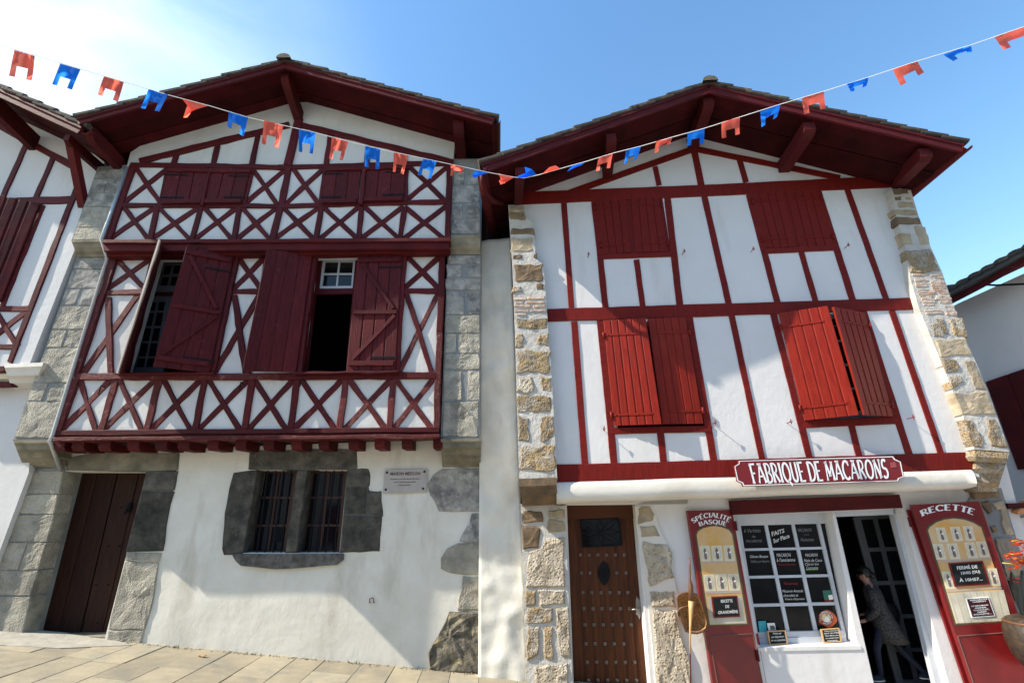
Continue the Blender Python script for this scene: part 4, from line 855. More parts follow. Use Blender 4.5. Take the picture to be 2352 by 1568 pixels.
# room behind: floor, back wall, shelves, goods
zf_ = HR.uz(2060, 1578, -.5)[1]
ur0, ur1 = HR.uz(1640, 1300, G)[0], HR.uz(2240, 1300, G)[0]
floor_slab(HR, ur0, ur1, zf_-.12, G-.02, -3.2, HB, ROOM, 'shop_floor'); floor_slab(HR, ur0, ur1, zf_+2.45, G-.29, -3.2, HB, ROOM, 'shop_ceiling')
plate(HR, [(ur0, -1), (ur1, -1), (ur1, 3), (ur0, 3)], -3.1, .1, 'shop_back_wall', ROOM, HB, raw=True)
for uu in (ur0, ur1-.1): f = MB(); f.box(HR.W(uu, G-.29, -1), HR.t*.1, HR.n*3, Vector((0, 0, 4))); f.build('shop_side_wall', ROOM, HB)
gd = random.Random(9)
GC = [ORNG, mat('jar_cream', (.5, .45, .35), .5), CRIM, mat('jar_blue', (.15, .22, .32), .3), mat('bag_brown', (.18, .09, .05), .6)]
for k in range(4):
    z_ = zf_+.55+.42*k; f = MB(); f.box(HR.W(ur0+.15, -2.4, z_), HR.t*(ur1-ur0-.4), HR.n*.45, Vector((0, 0, .03))); sh = f.build('shelf', MATS['stained_oak'], HB)
    u = ur0+.3; f = MB()
    while u < ur1-.4:
        w_, h_ = gd.uniform(.1, .22), gd.uniform(.12, .3); f.box(HR.W(u, -2.5, z_+.032), HR.t*w_, HR.n*.15, Vector((0, 0, h_)), gd.randrange(5)); u += w_+gd.uniform(.02, .2)
    f.build('packet', GC, sh)
# counter of the display window with goods behind the glass
f = MB(); f.box(HR.W(ua+.02, WR-.05, za-.06), HR.t*(ub-ua-.1), HR.n*.6, Vector((0, 0, .05))); ds = f.build('display_shelf', ROOM, HB)
for x, y, w_, h_, m_ in ((1180, 1085, .16, .10, 0), (1040, 1090, .14, .12, 3), (760, 1060, .2, .14, 1), (880, 1090, .11, .15, 3), (1010, 1040, .12, .2, 1), (1130, 1100, .12, .07, 0)):
    P0 = HR.P(*r6([(x, y+30)])[0], WR-.25); f = MB(); f.tube([P0, P0+Vector((0, 0, h_*.6)), P0+Vector((0, 0, h_*.75)), P0+Vector((0, 0, h_))], [w_/2, w_/2, w_/3, w_/2.6], 10); f.build('packet', GC[m_], ds, smooth=False)
# open glazed inner door
iq = r7([(240, 215), (490, 205), (720, 1100), (560, 1090)])
bars(HR, r7([(200, 200), (500, 185), (850, 1568), (560, 1568)]), -.55, mat('grey_inner_door', (.09, .10, .11), .6), HB, 'inner_door', 9, 2, 5, fw=16)

# ================================================================== lettering
def arc(cx_, cy_, rx, ry_, a0, a1, n=9): return [(cx_+rx*math.cos(R(a0+(a1-a0)*k/n)), cy_+ry_*math.sin(R(a0+(a1-a0)*k/n))) for k in range(n+1)]
GL = {  # flared capitals: width, strokes (points, weight)
 'A': (.66, [([(0, 0), (.33, 1)], .7), ([(.33, 1), (.66, 0)], 1.1), ([(.14, .34), (.52, .34)], .6), ([(.14, 1), (.50, 1)], .6)]),
 'B': (.52, [([(.07, 0), (.07, 1)], 1.1), ([(0, 1), (.22, 1)]+arc(.24, .76, .22, .24, 90, -90)+[(.1, .52)], .7), ([(.1, .52)]+arc(.24, .26, .27, .26, 90, -90)+[(0, 0)], .8)]),
 'C': (.60, [(arc(.34, .5, .32, .5, 48, 312, 14), 1.), ([(.57, .98), (.57, .74)], .6)]),
 'D': (.60, [([(.07, 0), (.07, 1)], 1.1), ([(0, 1), (.2, 1)]+arc(.2, .5, .40, .5, 90, -90, 12)+[(0, 0)], .85)]),
 'E': (.50, [([(.07, 0), (.07, 1)], 1.1), ([(0, 1), (.46, 1)], .7), ([(.07, .52), (.38, .52)], .6), ([(0, 0), (.50, 0)], .7)]),
 'F': (.48, [([(.07, 0), (.07, 1)], 1.1), ([(0, 1), (.48, 1)], .7), ([(.07, .52), (.38, .52)], .6), ([(-.04, 0), (.18, 0)], .5)]),
 'I': (.20, [([(.1, 0), (.1, 1)], 1.1), ([(0, 0), (.2, 0)], .5), ([(0, 1), (.2, 1)], .5)]),
 'L': (.48, [([(.07, 0), (.07, 1)], 1.1), ([(0, 0), (.48, 0)], .7), ([(-.02, 1), (.18, 1)], .5)]),
 'M': (.78, [([(.06, 0), (.12, 1)], .7), ([(.12, 1), (.39, .2)], 1.1), ([(.39, .2), (.66, 1)], .6), ([(.66, 1), (.72, 0)], 1.1), ([(-.02, 0), (.16, 0)], .5), ([(.62, 0), (.82, 0)], .5)]),
 'N': (.64, [([(.08, 0), (.08, 1)], .7), ([(.08, 1), (.56, 0)], 1.1), ([(.56, 0), (.56, 1)], .7), ([(0, 0), (.18, 0)], .5), ([(.46, 1), (.66, 1)], .5)]),
 'O': (.68, [(arc(.34, .5, .32, .5, 90, 450, 18), 1.)]),
 'Q': (.68, [(arc(.34, .5, .32, .5, 90, 450, 18), 1.), ([(.36, .1), (.66, -.2)], .9)]),
 'P': (.50, [([(.07, 0), (.07, 1)], 1.1), ([(0, 1), (.22, 1)]+arc(.22, .73, .26, .27, 90, -90)+[(.1, .46)], .75), ([(-.02, 0), (.18, 0)], .5)]),
 'R': (.56, [([(.07, 0), (.07, 1)], 1.1), ([(0, 1), (.22, 1)]+arc(.22, .75, .24, .25, 90, -90)+[(.1, .5)], .75), ([(.24, .5), (.56, 0)], 1.), ([(-.02, 0), (.18, 0)], .5)]),
 'S': (.50, [(arc(.25, .75, .20, .25, 35, 245, 10)+arc(.24, .26, .23, .26, 75, -145, 10)[0:], 1.)]),
 'T': (.56, [([(.28, 0), (.28, 1)], 1.1), ([(0, 1), (.56, 1)], .7), ([(.18, 0), (.38, 0)], .5)]),
 'U': (.60, [([(.08, 1)]+arc(.30, .28, .22, .28, 180, 360, 10)+[(.52, 1)], 1.), ([(0, 1), (.18, 1)], .5), ([(.43, 1), (.61, 1)], .5)]),
 "'": (.0, [([(.1, 1.1), (.24, 1.28)], .7)]),
}
def glyph_text(txt, place, wt_=.085, gap=.14):
    """outline quads of flared capitals; place(x, y) maps the unit text line to 3D"""
    f = MB(); x0 = 0; tot = sum((.3 if c == ' ' else GL[c][0]+gap) for c in txt if c in GL or c == ' ')-gap
    last = 0
    for c in txt:
        if c == ' ': x0 += .3; continue
        w, st = GL[c]; bx_ = x0 if c != "'" else x0-last-.02
        for pts, k in st:
            n = len(pts); V = []
            if n == 2: pts = [lerp(pts[0], pts[1], t) for t in (0, .12, .3, .7, .88, 1)]; n = 6
            for i, p in enumerate(pts):
                a, b = pts[max(i-1, 0)], pts[min(i+1, n-1)]; d = math.hypot(b[0]-a[0], b[1]-a[1]) or 1
                s = i/(n-1); fl = 1+.55*abs(2*s-1)**6 if n == 6 else 1.0
                hw = wt_*k*fl/2*(1 if abs(b[1]-a[1])/d > .5 else .8); nx, ny = -(b[1]-a[1])/d*hw, (b[0]-a[0])/d*hw
                V += [place((bx_+p[0]+nx)/tot, p[1]+ny), place((bx_+p[0]-nx)/tot, p[1]-ny)]
            f.add(V, [(2*i, 2*i+1, 2*i+3, 2*i+2) for i in range(n-1)])
        if c != "'": x0 += w+gap; last = w+gap if False else w*.75+gap
    return f
def font_text(lines, place, weight=.0, lh=1.35, align='CENTER', shear=0.):
    """handwriting and small print: mesh of the built-in letters, place(x 0..1, y 0..1) over the block"""
    cu = bpy.data.curves.new('txt', 'FONT'); cu.body = '\n'.join(lines); cu.align_x = align; cu.offset = weight; cu.space_line = lh; cu.resolution_u = 2; cu.shear = shear
    ob = bpy.data.objects.new('txt', cu); C.objects.link(ob); dg = bpy.context.evaluated_depsgraph_get(); me = bpy.data.meshes.new_from_object(ob.evaluated_get(dg))
    vs = [v.co.copy() for v in me.vertices]; fs = [tuple(p.vertices) for p in me.polygons]; bpy.data.objects.remove(ob); bpy.data.curves.remove(cu); bpy.data.meshes.remove(me)
    xa, xb = min(v.x for v in vs), max(v.x for v in vs); ya, yb = min(v.y for v in vs), max(v.y for v in vs)
    f = MB(); f.add([place((v.x-xa)/(xb-xa), (v.y-ya)/(yb-ya)) for v in vs], fs); return f
def quadplace(h, q, off):
    fo = off if callable(off) else (lambda x, y: off)
    def P_(s, t):
        x, y = bil(q, s, 1-t); return h.P(x, y, fo(x, y))
    return P_

# big shop sign on the ledge
so_ = WU+.17
sg = [(1696, 1057), (2052, 1046), (2057, 1053), (2070, 1059), (2077, 1095), (2066, 1099), (2064, 1105), (1707, 1117), (1704, 1110), (1693, 1105), (1686, 1070), (1696, 1064)]
cS = HR.P(1880, 1082, so_)
SG = empty('shop_sign', cS, 'long dark red sign board reading FABRIQUE DE MACARONS over the shop window', 'sign')
plate(HR, sg, so_, .03, 'sign_board', SIGNR, SG)
def inset(p, k, c=(1881, 1081)): return [((x-c[0])*(1-k/190)+c[0], (y-c[1])*(1-k/30)+c[1]) for x, y in p]
plate(HR, inset(sg, 1.2), so_+.004, .003, 'sign_border', SIGNW, SG, holes=[inset(sg, 2.9)])
glyph_text('FABRIQUE DE MACARONS', quadplace(HR, [(1720, 1066), (2034, 1055), (2042, 1096), (1731, 1109)], so_+.005), wt_=.165, gap=.13).build('sign_lettering', SIGNW, SG)
plate(HR, [(2044, 1062), (2056, 1060), (2060, 1072), (2047, 1074)], so_+.004, .002, 'faded_patch', mat('sign_faded', (.30, .06, .06), .6), SG)

# wall plaque
PQ = HL.P(930, 1104, .02); PG = empty('wall_plaque', PQ, 'small grey stone plaque headed MAISON MEDLON on the white wall beside the barred window', 'plaque')
plate(HL, z5([(1102, 296), (1356, 290), (1350, 428), (1090, 436)]), .03, .02, 'plaque_slab', PLAQ, PG)
font_text(['MAISON MEDLON'], quadplace(HL, z5([(1137, 309), (1314, 308), (1313, 327), (1135, 329)]), .033), weight=.02).build('lettering', PLTX, PG)
font_text(['Ancienne propriété de famille, bâtie', 'avec le bois de cette vallée', 'Visite interdite'], quadplace(HL, z5([(1134, 346), (1310, 344), (1308, 388), (1132, 392)]), .033), weight=.01, lh=1.5).build('lettering', PLTX, PG)
for x, y in ((1115, 312), (1339, 307), (1108, 413), (1331, 408)):
    f = MB(); f.sphere(HL.P(*z5([(x, y)])[0], .034), .016, 8, 5); f.build('plaque_screw', IRON, PG)

# ================================================================== painted folding panels of the shop (parts of the house)
def mkpanel(TLp, TRp, yb, o0, o1, fill=True):
    sl, sr = TLp, TRp
    def off(x, y): 
        xl = TLp[0][0]+(TLp[1][0]-TLp[0][0])*(y-TLp[0][1])/(TLp[1][1]-TLp[0][1]); xr = TRp[0][0]+(TRp[1][0]-TRp[0][0])*(y-TRp[0][1])/(TRp[1][1]-TRp[0][1])
        return o0+(o1-o0)*(x-xl)/(xr-xl)
    bl = (TLp[0][0]+(TLp[1][0]-TLp[0][0])*(yb-TLp[0][1])/(TLp[1][1]-TLp[0][1]), yb); br = (TRp[0][0]+(TRp[1][0]-TRp[0][0])*(yb-TRp[0][1])/(TRp[1][1]-TRp[0][1]), yb)
    return [TLp[0], TRp[0], br, bl], off
def solid(h, poly, off, th, name, m, parent, d=0.):
    """flat piece lying on a slightly turned leaf"""
    p = ccw([h.uz(x, y, off(x, y)+d) for x, y in poly]); q = [h.uz(x, y, off(x, y)+d) for x, y in poly]
    V = [h.P(x, y, off(x, y)+d) for x, y in poly]; n = len(V); V += [v+h.n*th for v in V]
    tri = tessellate_polygon([[Vector((a, b, 0)) for a, b in q]])
    Fc = []
    for t in tri:
        a, b, c = (Vector((*q[i], 0)) for i in t)
        if (b-a).cross(c-a).z < 0: t = (t[0], t[2], t[1])
        Fc.append(tuple(t)); Fc.append(tuple(i+n for i in reversed(t)))
    Fc += [(i, i+n, (i+1) % n+n, (i+1) % n) for i in range(n)]
    return mk(name, V, Fc, m, parent)
def lay(zf, off, d): return lambda poly, m, par, nm, dd=0.: solid(HR, zf(poly), off, .0015, nm, m, par, d+dd)
def cards(zf, off, lst, par, ghost=()):
    for i, (x, y, w, h_, sk2) in enumerate(lst):
        q = [(x, y), (x+w, y-w*.03), (x+w+h_*sk2, y+h_-w*.03), (x+h_*sk2, y+h_)]
        c = solid(HR, zf(q), off, .0015, 'painted_card', CARD, par, .006)
        f = MB()
        def dec(poly, mi, d):
            V = [HR.P(*zf([p])[0], off(*zf([p])[0])+d) for p in poly]; f.add(V, [tuple(range(len(V)))], mi)
        cc = lambda s, t: bil(q, s, t)
        ring = [cc(.5+.40*math.cos(a), .47+.42*math.sin(a)) for a in [k*math.pi/8 for k in range(16)]]; rin = [cc(.5+.36*math.cos(a), .47+.39*math.sin(a)) for a in [k*math.pi/8 for k in range(16)]]
        V = [HR.P(*zf([p])[0], off(*zf([p])[0])+.0075) for p in ring+rin]; f.add(V, [(k, (k+1) % 16, (k+1) % 16+16, k+16) for k in range(16)], 0)
        dec([cc(.42, .16), cc(.56, .16), cc(.60, .26), cc(.66, .38), cc(.62, .52), cc(.66, .70), cc(.60, .86), cc(.40, .86), cc(.34, .68), cc(.38, .48), cc(.32, .34), cc(.38, .24)], 1, .008)
        dec([cc(.48, .40), cc(.72, .36), cc(.68, .46), cc(.52, .50)], 2, .0095)
        o = mk('painted_figure', f.v, f.f, [CARD2, FIG, SIGNW], par, fm=f.m)
q, oL = mkpanel(((1579, 1172), (1637, 1568)), ((1682, 1170), (1752, 1568)), 1790, G+.10, G+.04)
PA = leafpanel(HR, q, G+.10, G+.04, CRIM, HB, name='painted_shutter', planks=1, thick=.06); D = lay(r6, oL, .003)
D([(126, 345), (140, 312), (180, 286), (240, 270), (290, 266), (350, 276), (410, 300), (440, 340), (568, 1088), (232, 1098), (180, 740)], POLV, PA, 'picture_edge')
D([(138, 350), (150, 320), (188, 296), (245, 281), (290, 277), (345, 287), (400, 309), (428, 345), (552, 1078), (245, 1088), (190, 730)], PORA, PA, 'painted_picture', .0015)
D([(228, 860), (500, 850), (545, 1072), (250, 1082)], PCRM, PA, 'painted_counter', .003)
D([(175, 572), (466, 566), (468, 576), (176, 584)], PSHL, PA, 'painted_shelf', .004); D([(208, 818), (506, 810), (510, 822), (210, 832)], PSHL, PA, 'painted_shelf', .004)
cards(r6, oL, [(162, 440, 78, 128, .12), (256, 438, 84, 128, .12), (356, 436, 82, 130, .12), (192, 676, 88, 138, .12), (290, 673, 92, 138, .12), (392, 671, 88, 138, .12)], PA)
bd = solid(HR, r6([(258, 858), (470, 848), (495, 1022), (280, 1032)]), oL, .012, 'menu_board', CRIM, PA, .018); solid(HR, r6([(270, 868), (462, 858), (484, 1012), (291, 1021)]), oL, .002, 'board_face', BLKB, PA, .020)
font_text(['RECETTE', 'DE', 'GRANDMÈRE'], quadplace(HR, r6([(312, 882), (452, 876), (478, 990), (312, 1000)]), lambda x, y: oL(x, y)+.0225), weight=.025).build('chalk_lettering', CHALK, PA)
def archplace(zf, off, cx_, cy_, rad, a0, a1, hgt, d, skew=.15):
    def P_(s, t):
        a = R(a0+(a1-a0)*s); r_ = rad+t*hgt; x, y = cx_+r_*math.sin(a), cy_-r_*math.cos(a); x += (y-cy_)*0
        X, Y = zf([(x, y)])[0]; return HR.P(X, Y, off(X, Y)+d)
    return P_
glyph_text("SPE'CIALITE'", archplace(r6, oL, 263, 470, 265, -35, 35, 36, .005), wt_=.17, gap=.14).build('sign_lettering', SIGNW, PA)
glyph_text('BASQUE', archplace(r6, oL, 270, 556, 298, -21, 21, 33, .005), wt_=.17, gap=.14).build('sign_lettering', SIGNW, PA)
q, oR = mkpanel(((2093, 1159), (2232, 1568)), ((2251, 1150), (2394, 1568)), 1790, G+.12, G+.20)
PB = leafpanel(HR, q, G+.12, G+.20, CRIM, HB, name='painted_shutter', planks=1, thick=.05); D = lay(r7, oR, .003)
leafpanel(HR, [(2084, 1171), (2110, 1168), (2330, 1790), (2290, 1790)], G+.04, G+.05, CRIM, HB, name='folded_shutter', planks=1, thick=.03)
D([(775, 310), (790, 275), (850, 235), (920, 212), (1000, 203), (1090, 212), (1170, 240), (1240, 282), (1450, 1062), (1010, 1092), (880, 660)], POLV, PB, 'picture_edge')
D([(790, 312), (806, 285), (860, 246), (925, 224), (1000, 215), (1085, 224), (1160, 250), (1226, 288), (1478, 1054), (1020, 1078), (890, 640)], PORA, PB, 'painted_picture', .0015)
D([(948, 830), (1410, 800), (1476, 1050), (1024, 1074)], PCRM, PB, 'painted_counter', .003)
for k in range(8):
    a = bil([(955, 835), (1400, 808), (1464, 1050), (1030, 1072)], (k+.08)/8, 0); b = bil([(955, 835), (1400, 808), (1464, 1050), (1030, 1072)], (k+.08)/8, 1); D([a, (a[0]+10, a[1]), (b[0]+10, b[1]), b], CARD2, PB, 'painted_sack_fold', .004)
D([(875, 562), (1310, 535), (1313, 547), (878, 576)], PSHL, PB, 'painted_shelf', .004); D([(945, 806), (1395, 778), (1398, 790), (948, 820)], PSHL, PB, 'painted_shelf', .004)
cards(r7, oR, [(850, 290, 76, 118, .26), (968, 284, 80, 118, .26), (1072, 278, 80, 120, .26), (826, 424, 82, 130, .26), (942, 420, 82, 130, .26), (1085, 412, 84, 130, .26), (1182, 404, 82, 130, .26), (900, 650, 84, 145, .26), (1268, 626, 84, 145, .26)], PB)
solid(HR, r7([(960, 582), (1240, 562), (1300, 755), (1012, 775)]), oR, .012, 'menu_board', CRIM, PB, .018); solid(HR, r7([(975, 592), (1228, 574), (1282, 742), (1022, 762)]), oR, .002, 'board_face', BLKB, PB, .020)
for ln, qd in ((['FERMÉ DE'], [(1022, 600), (1190, 588), (1198, 622), (1030, 636)]), (['13H02 (OU)'], [(1058, 652), (1212, 638), (1222, 668), (1066, 682)]), (['À 10H57...'], [(1042, 702), (1232, 690), (1240, 722), (1050, 736)])):
    font_text(ln, quadplace(HR, r7(qd), lambda x, y: oR(x, y)+.0225), weight=.03).build('chalk_lettering', CHALK, PB)
solid(HR, r7([(1102, 872), (1286, 858), (1342, 1016), (1150, 1030)]), oR, .01, 'printed_sign', SIGNW, PB, .016); solid(HR, r7([(1110, 878), (1281, 865), (1333, 1010), (1156, 1022)]), oR, .002, 'printed_sign_face', mat('plum_face', (.05, .006, .012), .4), PB, .018)
font_text(['SPÉCIALITÉ', 'MAISON'], quadplace(HR, r7([(1130, 880), (1275, 868), (1283, 895), (1140, 908)]), lambda x, y: oR(x, y)+.0195), weight=.03, lh=1.1).build('sign_lettering', SIGNW, PB)
glyph_text('RECETTE', archplace(r7, oR, 962, 662, 516, -25, 22.5, 46, .005), wt_=.19, gap=.12).build('sign_lettering', SIGNW, PB)
font_text(['LE MACARON', 'AMANDE,', 'CHOCOLAT,', 'PIMENT', "D'ESPELETTE ..."], quadplace(HR, r7([(1142, 930), (1284, 918), (1316, 998), (1168, 1010)]), lambda x, y: oR(x, y)+.0195), weight=.03, lh=1.2).build('sign_lettering', SIGNW, PB)
f = MB()
for (a, b) in (((1032, 1180), (1445, 1150)), ((1032, 1180), (1170, 1590))):
    f.tube([HR.P(*r7([a])[0], oR(*r7([a])[0])+.004), HR.P(*r7([b])[0], oR(*r7([b])[0])+.004)], .006, 5)
f.build('panel_moulding', mat('worn_edge', (.16, .07, .06), .6), PB)
f = MB()
for (a, b) in (((240, 1180), (600, 1160)), ((600, 1160), (680, 1568)), ((240, 1180), (330, 1700))):
    f.tube([HR.P(*r6([a])[0], oL(*r6([a])[0])+.004), HR.P(*r6([b])[0], oL(*r6([b])[0])+.004)], .005, 5)
f.build('panel_moulding', MATS['worn_edge'], PA)
for (zf, x, y, o) in ((r6, 640, 1205, G+.06), (r6, 640, 1340, G+.06), (r6, 460, 275, G+.06), (r7, 640, 245, G+.1)):
    f = MB(); p = HR.P(*zf([(x, y)])[0], o); f.tube([p-Vector((0, 0, .06)), p+Vector((0, 0, .06))], .016, 8); f.build('hinge_knuckle', DRED, HB)

# chalk writing on the shop window panes
pt = {(0, 0): [('6 Variétés', 525, 300, 660, 330, CHDIM), ('de', 588, 352, 618, 372, CHDIM), ('MACARONS', 540, 390, 672, 412, CHDIM)], (0, 2): [('MACARON', 965, 298, 1080, 325, CHDIM), ('noix', 1018, 342, 1060, 352, CHDIM), ('Noisettes', 990, 375, 1098, 402, CHDIM)],
      (1, 0): [('Gâteau Basque', 572, 516, 722, 545, CHALK), ('Sablés pur beurre', 578, 556, 734, 584, CHDIM)], (1, 1): [('MACARON', 792, 502, 908, 530, CHALK), ("à l'ancienne", 792, 540, 944, 570, CHALK), ('Maison Basque', 800, 585, 945, 605, CHRED)],
      (1, 2): [('MACARON', 1028, 503, 1130, 528, CHALK), ('Noix de Coco', 1018, 546, 1165, 572, CHALK), ('Citron bio', 1026, 580, 1138, 600, CHALK), ('Curcuma', 1036, 608, 1132, 632, CHALK)],
      (2, 1): [('Nouveau', 850, 735, 965, 760, CHRED), ('Macaron Amande', 840, 800, 1010, 822, CHALK), ('chocolat et', 848, 835, 970, 858, CHALK), ("Piment d'Espelette", 862, 868, 1022, 890, CHALK)]}
for k, ls in pt.items():
    for t_, x0, y0, x1, y1, m_ in ls: font_text([t_], quadplace(HR, r6([(x0, y0), (x1, y0-(x1-x0)*.02), (x1+4, y1-(x1-x0)*.02), (x0+4, y1)]), WR-.003), weight=.0, shear=.2).build('chalk_lettering', m_, win)
font_text(['FAITS'], quadplace(HR, r6([(748, 325), (855, 296), (860, 330), (758, 362)]), WR-.003), weight=.02, shear=.1).build('chalk_lettering', CHALK, win)
font_text(['Sur Place'], quadplace(HR, r6([(762, 385), (895, 338), (902, 372), (772, 418)]), WR-.003), weight=.02, shear=.1).build('chalk_lettering', CHALK, win)
plate(HR, r6([(1034, 634), (1134, 630), (1134, 635), (1034, 639)]), WR-.002, .002, 'chalk_underline', CHGRN, win)
# things standing at the window
def stick(poly, off, m, name, label, cat, th=.008):
    P0 = HR.P(*r6([poly[0]])[0], off); e = empty(name, P0, label, cat); plate(HR, r6(poly), off, th, 'card', m, e); return e
e = stick([(642, 1058), (706, 1056), (716, 1150), (655, 1165)], WR+.03, TURQ, 'leaflet', 'turquoise leaflet in the lower left corner of the shop window', 'leaflet')
e = stick([(716, 1074), (778, 1072), (790, 1130), (728, 1134)], WR+.05, WHT, 'price_card', 'small white card beside the turquoise leaflet in the shop window', 'card'); plate(HR, r6([(738, 1095), (775, 1092), (784, 1126), (744, 1128)]), WR+.052, .002, 'print', MATS['grey_inner_door'], e)
e = stick([(1172, 806), (1250, 802), (1272, 894), (1190, 898)], WR+.0, GRN, 'poster', 'green leaflet with a red foot in the right-hand pane of the shop window', 'leaflet', .004); plate(HR, r6([(1187, 882), (1268, 878), (1272, 894), (1190, 898)]), WR+.002, .002, 'red_foot', CRIM, e); plate(HR, r6([(1218, 846), (1252, 840), (1262, 876), (1228, 884)]), WR+.004, .002, 'white_note', WHT, e)
# round sticker
cst = (1202, 1030)
def cpoly(rx, ry_, n=28, wob=0.): return [(cst[0]+(rx+wob*math.sin(5*a+1))*math.cos(a)+.14*ry_*math.sin(a), cst[1]+(ry_+wob*math.cos(4*a))*math.sin(a)) for a in [2*math.pi*k/n for k in range(n)]]
STK = empty('round_sticker', HR.P(*r6([cst])[0], WR), 'round orange and red sticker with a white cook figure on the shop window', 'sticker')
plate(HR, r6([(x+12, y+8) for x, y in cpoly(76, 68, wob=5)]), WR+.0, .003, 'sticker_edge', ORNG, STK); plate(HR, r6(cpoly(60, 60)), WR+.0025, .002, 'sticker_ring', mat('sticker_brown', (.30, .05, .03), .5), STK)
plate(HR, r6(cpoly(38, 38)), WR+.005, .002, 'sticker_centre', mat('sticker_cream', (.62, .55, .30), .5), STK)
plate(HR, r6([(1185, 1060), (1192, 1030), (1200, 1018), (1214, 1020), (1226, 1040), (1232, 1062), (1210, 1068)]), WR+.007, .001, 'cook_apron', WHT, STK); plate(HR, r6([(1196, 998), (1206, 994), (1214, 1002), (1212, 1016), (1200, 1017)]), WR+.007, .001, 'cook_head', SKIN, STK)
def ringtext(txt, a0, a1, nm, flip=1):
    def P_(s, t):
        a = R(a0+(a1-a0)*s); r_ = 43+t*12 if flip > 0 else 55-t*12; x, y = cst[0]+r_*math.sin(a)-.1*r_*math.cos(a), cst[1]-r_*math.cos(a); X, Y = r6([(x, y)])[0]; return HR.P(X, Y, WR+.0065)
    font_text([txt], P_, weight=.03).build(nm, SIGNW, STK)
ringtext('LA FABRIQUE DE', -115, 95, 'sticker_lettering'); ringtext('MACARONS', 215, 125, 'sticker_lettering', -1)
def slate(poly, lines, off, label, tpoly, w=.02):
    q = r6(poly); e = empty('slate_sign', HR.P(*q[3], off), label, 'slate'); 
    def ins(k): c = (sum(p[0] for p in q)/4, sum(p[1] for p in q)/4); return [(c[0]+(x-c[0])*(1-k), c[1]+(y-c[1])*(1-k)) for x, y in q]
    plate(HR, q, off, .018, 'wooden_frame', PINE, e, holes=[ins(.14)]); plate(HR, ins(.12), off-.006, .006, 'slate_face', BLKB, e)
    font_text(lines, quadplace(HR, r6(tpoly), off-.004), weight=.02, lh=1.3, shear=.15).build('chalk_lettering', CHALK, e)
slate([(716, 1140), (868, 1132), (888, 1246), (736, 1253)], ['Visitez par', 'une dégustation', 'de nos spécialités'], G-.10, 'small wood-framed slate on the left end of the shop window sill', [(738, 1152), (856, 1146), (868, 1222), (752, 1228)])
slate([(1157, 1125), (1310, 1114), (1332, 1226), (1180, 1236)], ['Naturellement', 'SANS GLUTEN', 'Nos Macarons', 'se conservent', '4 semaines'], G-.10, 'small wood-framed slate on the right end of the shop window sill', [(1180, 1134), (1302, 1127), (1316, 1216), (1192, 1224)])

# ================================================================== GAP WALL between the houses
GWh = empty('party_wall', HL.P(1150, 1500, .1)*1, 'narrow whitewashed wall filling the gap between the two timbered houses', 'wall')
GWh.location.z = gz(0)-.05
def goff(s, t): return -.03+.10*max(0, t-.55)+.03*max(0, t-.85)
gridwall(HL, [(1104, 553), (1172, 546), (1214, 1590), (1098, 1590)], .13, 'plaster_face', PLW, GWh, 14, 110, amp=.05, freq=2.6, thick=.5, offf=goff)
f = MB(); a_, b_ = HL.uz(1100, 553, .2)[0], HL.uz(1175, 546, .2)[0]; f.box(HL.W(a_-.1, -2.2, 0), HL.t*(b_-a_+.5), HL.n*.15, Vector((0, 0, 6.2))); f.build('dark_gap_sheet', VOID, GWh)  # added near-black sheet, standing for the shade deep in the gap

# ================================================================== LEFT NEIGHBOUR
pN = HL.P(-150, 1400, 0); HN = empty('neighbour_house', (pN.x, pN.y, gz(pN.x)), 'partly seen white house with dark red shutter at the left edge', 'house')
N1 = .42
plate(HL, [(-420, 20), (0, 215), (120, 285), (240, 372), (232, 420), (62, 850), (-420, 850)], N1, .2, 'plaster_wall', PLR, HN)
plate(HL, [(-420, 870), (80, 870), (66, 1085), (0, 1262), (-90, 1500), (-420, 1500)], .12, .3, 'plaster_wall', PLR, HN)
TN = lambda p, q, w, pr=.02, m=RED: beam(HL, p, q, w, N1, m, HN, proud=pr)
TN((-300, 125), (175, 386), 15); TN((59, 330), (5, 452), 12); TN((121, 360), (80, 456), 12); TN((38, 461), (160, 458), 17); TN((-100, 462), (38, 461), 17)
TN((178, 424), (20, 832), 13, .022); TN((-200, 712), (66, 708), 13); TN((-200, 797), (38, 795), 13)
TN((98, 470), (2, 706), 10); xbrace(HL, (-8, 718), (56, 716), (-40, 790), (36, 790), 12, N1, RED, HN); TN((-50, 300), (-110, 452), 12)
leafpanel(HL, [(-110, 428), (91, 467), (1, 692), (-210, 690)], N1+.30, N1+.06, DRED, HN, planks=8)
corbel(HL, ((8, 836), (26, 890)), ((100, 832), (76, 890)), [(0, N1+.04), (.15, N1+.05), (.3, N1+.02), (.5, N1-.0), (.6, N1-.08), (.8, N1-.10), (1, N1-.24)], CREAM, HN, nm='cornice')
beam(HL, (-200, 850), (8, 846), 12, N1, RED, HN, proud=.02); beam(HL, (-200, 882), (26, 881), 11, .3, RED, HN, proud=.02)
rn = roof(HL, (-430, 16), (-900, 230), (184, 299), 1.22, -8, HN, RED, 0, 18, bh=22, ridge=False)
purlin(HL, (152, 318), 18, 1.12, N1, DRED, HN, hgt=18); purlin(HL, (-18, 236), 30, 1.12, N1, DRED, HN, hgt=32, c2=(80, 330))
gutter(HL, (198, 298), .08, 1.2, -7, RED, HN)
def strut(p, q, o0, o1, w, nm='brace'):
    a, b = HL.P(*p, o0), HL.P(*q, o1); d = b-a; s_ = d.cross(HL.n).normalized()*w/2; k = d.cross(s_).normalized()*w/2
    f = MB(); f.box(a-s_-k, d, s_*2, k*2); return f.build(nm, RED, HN)
strut((164, 330), (193, 478), 1.0, N1+.02, .11)
u0n, u1n = HL.uz(-420, 900, 0)[0], HL.uz(30, 1100, 0)[0]
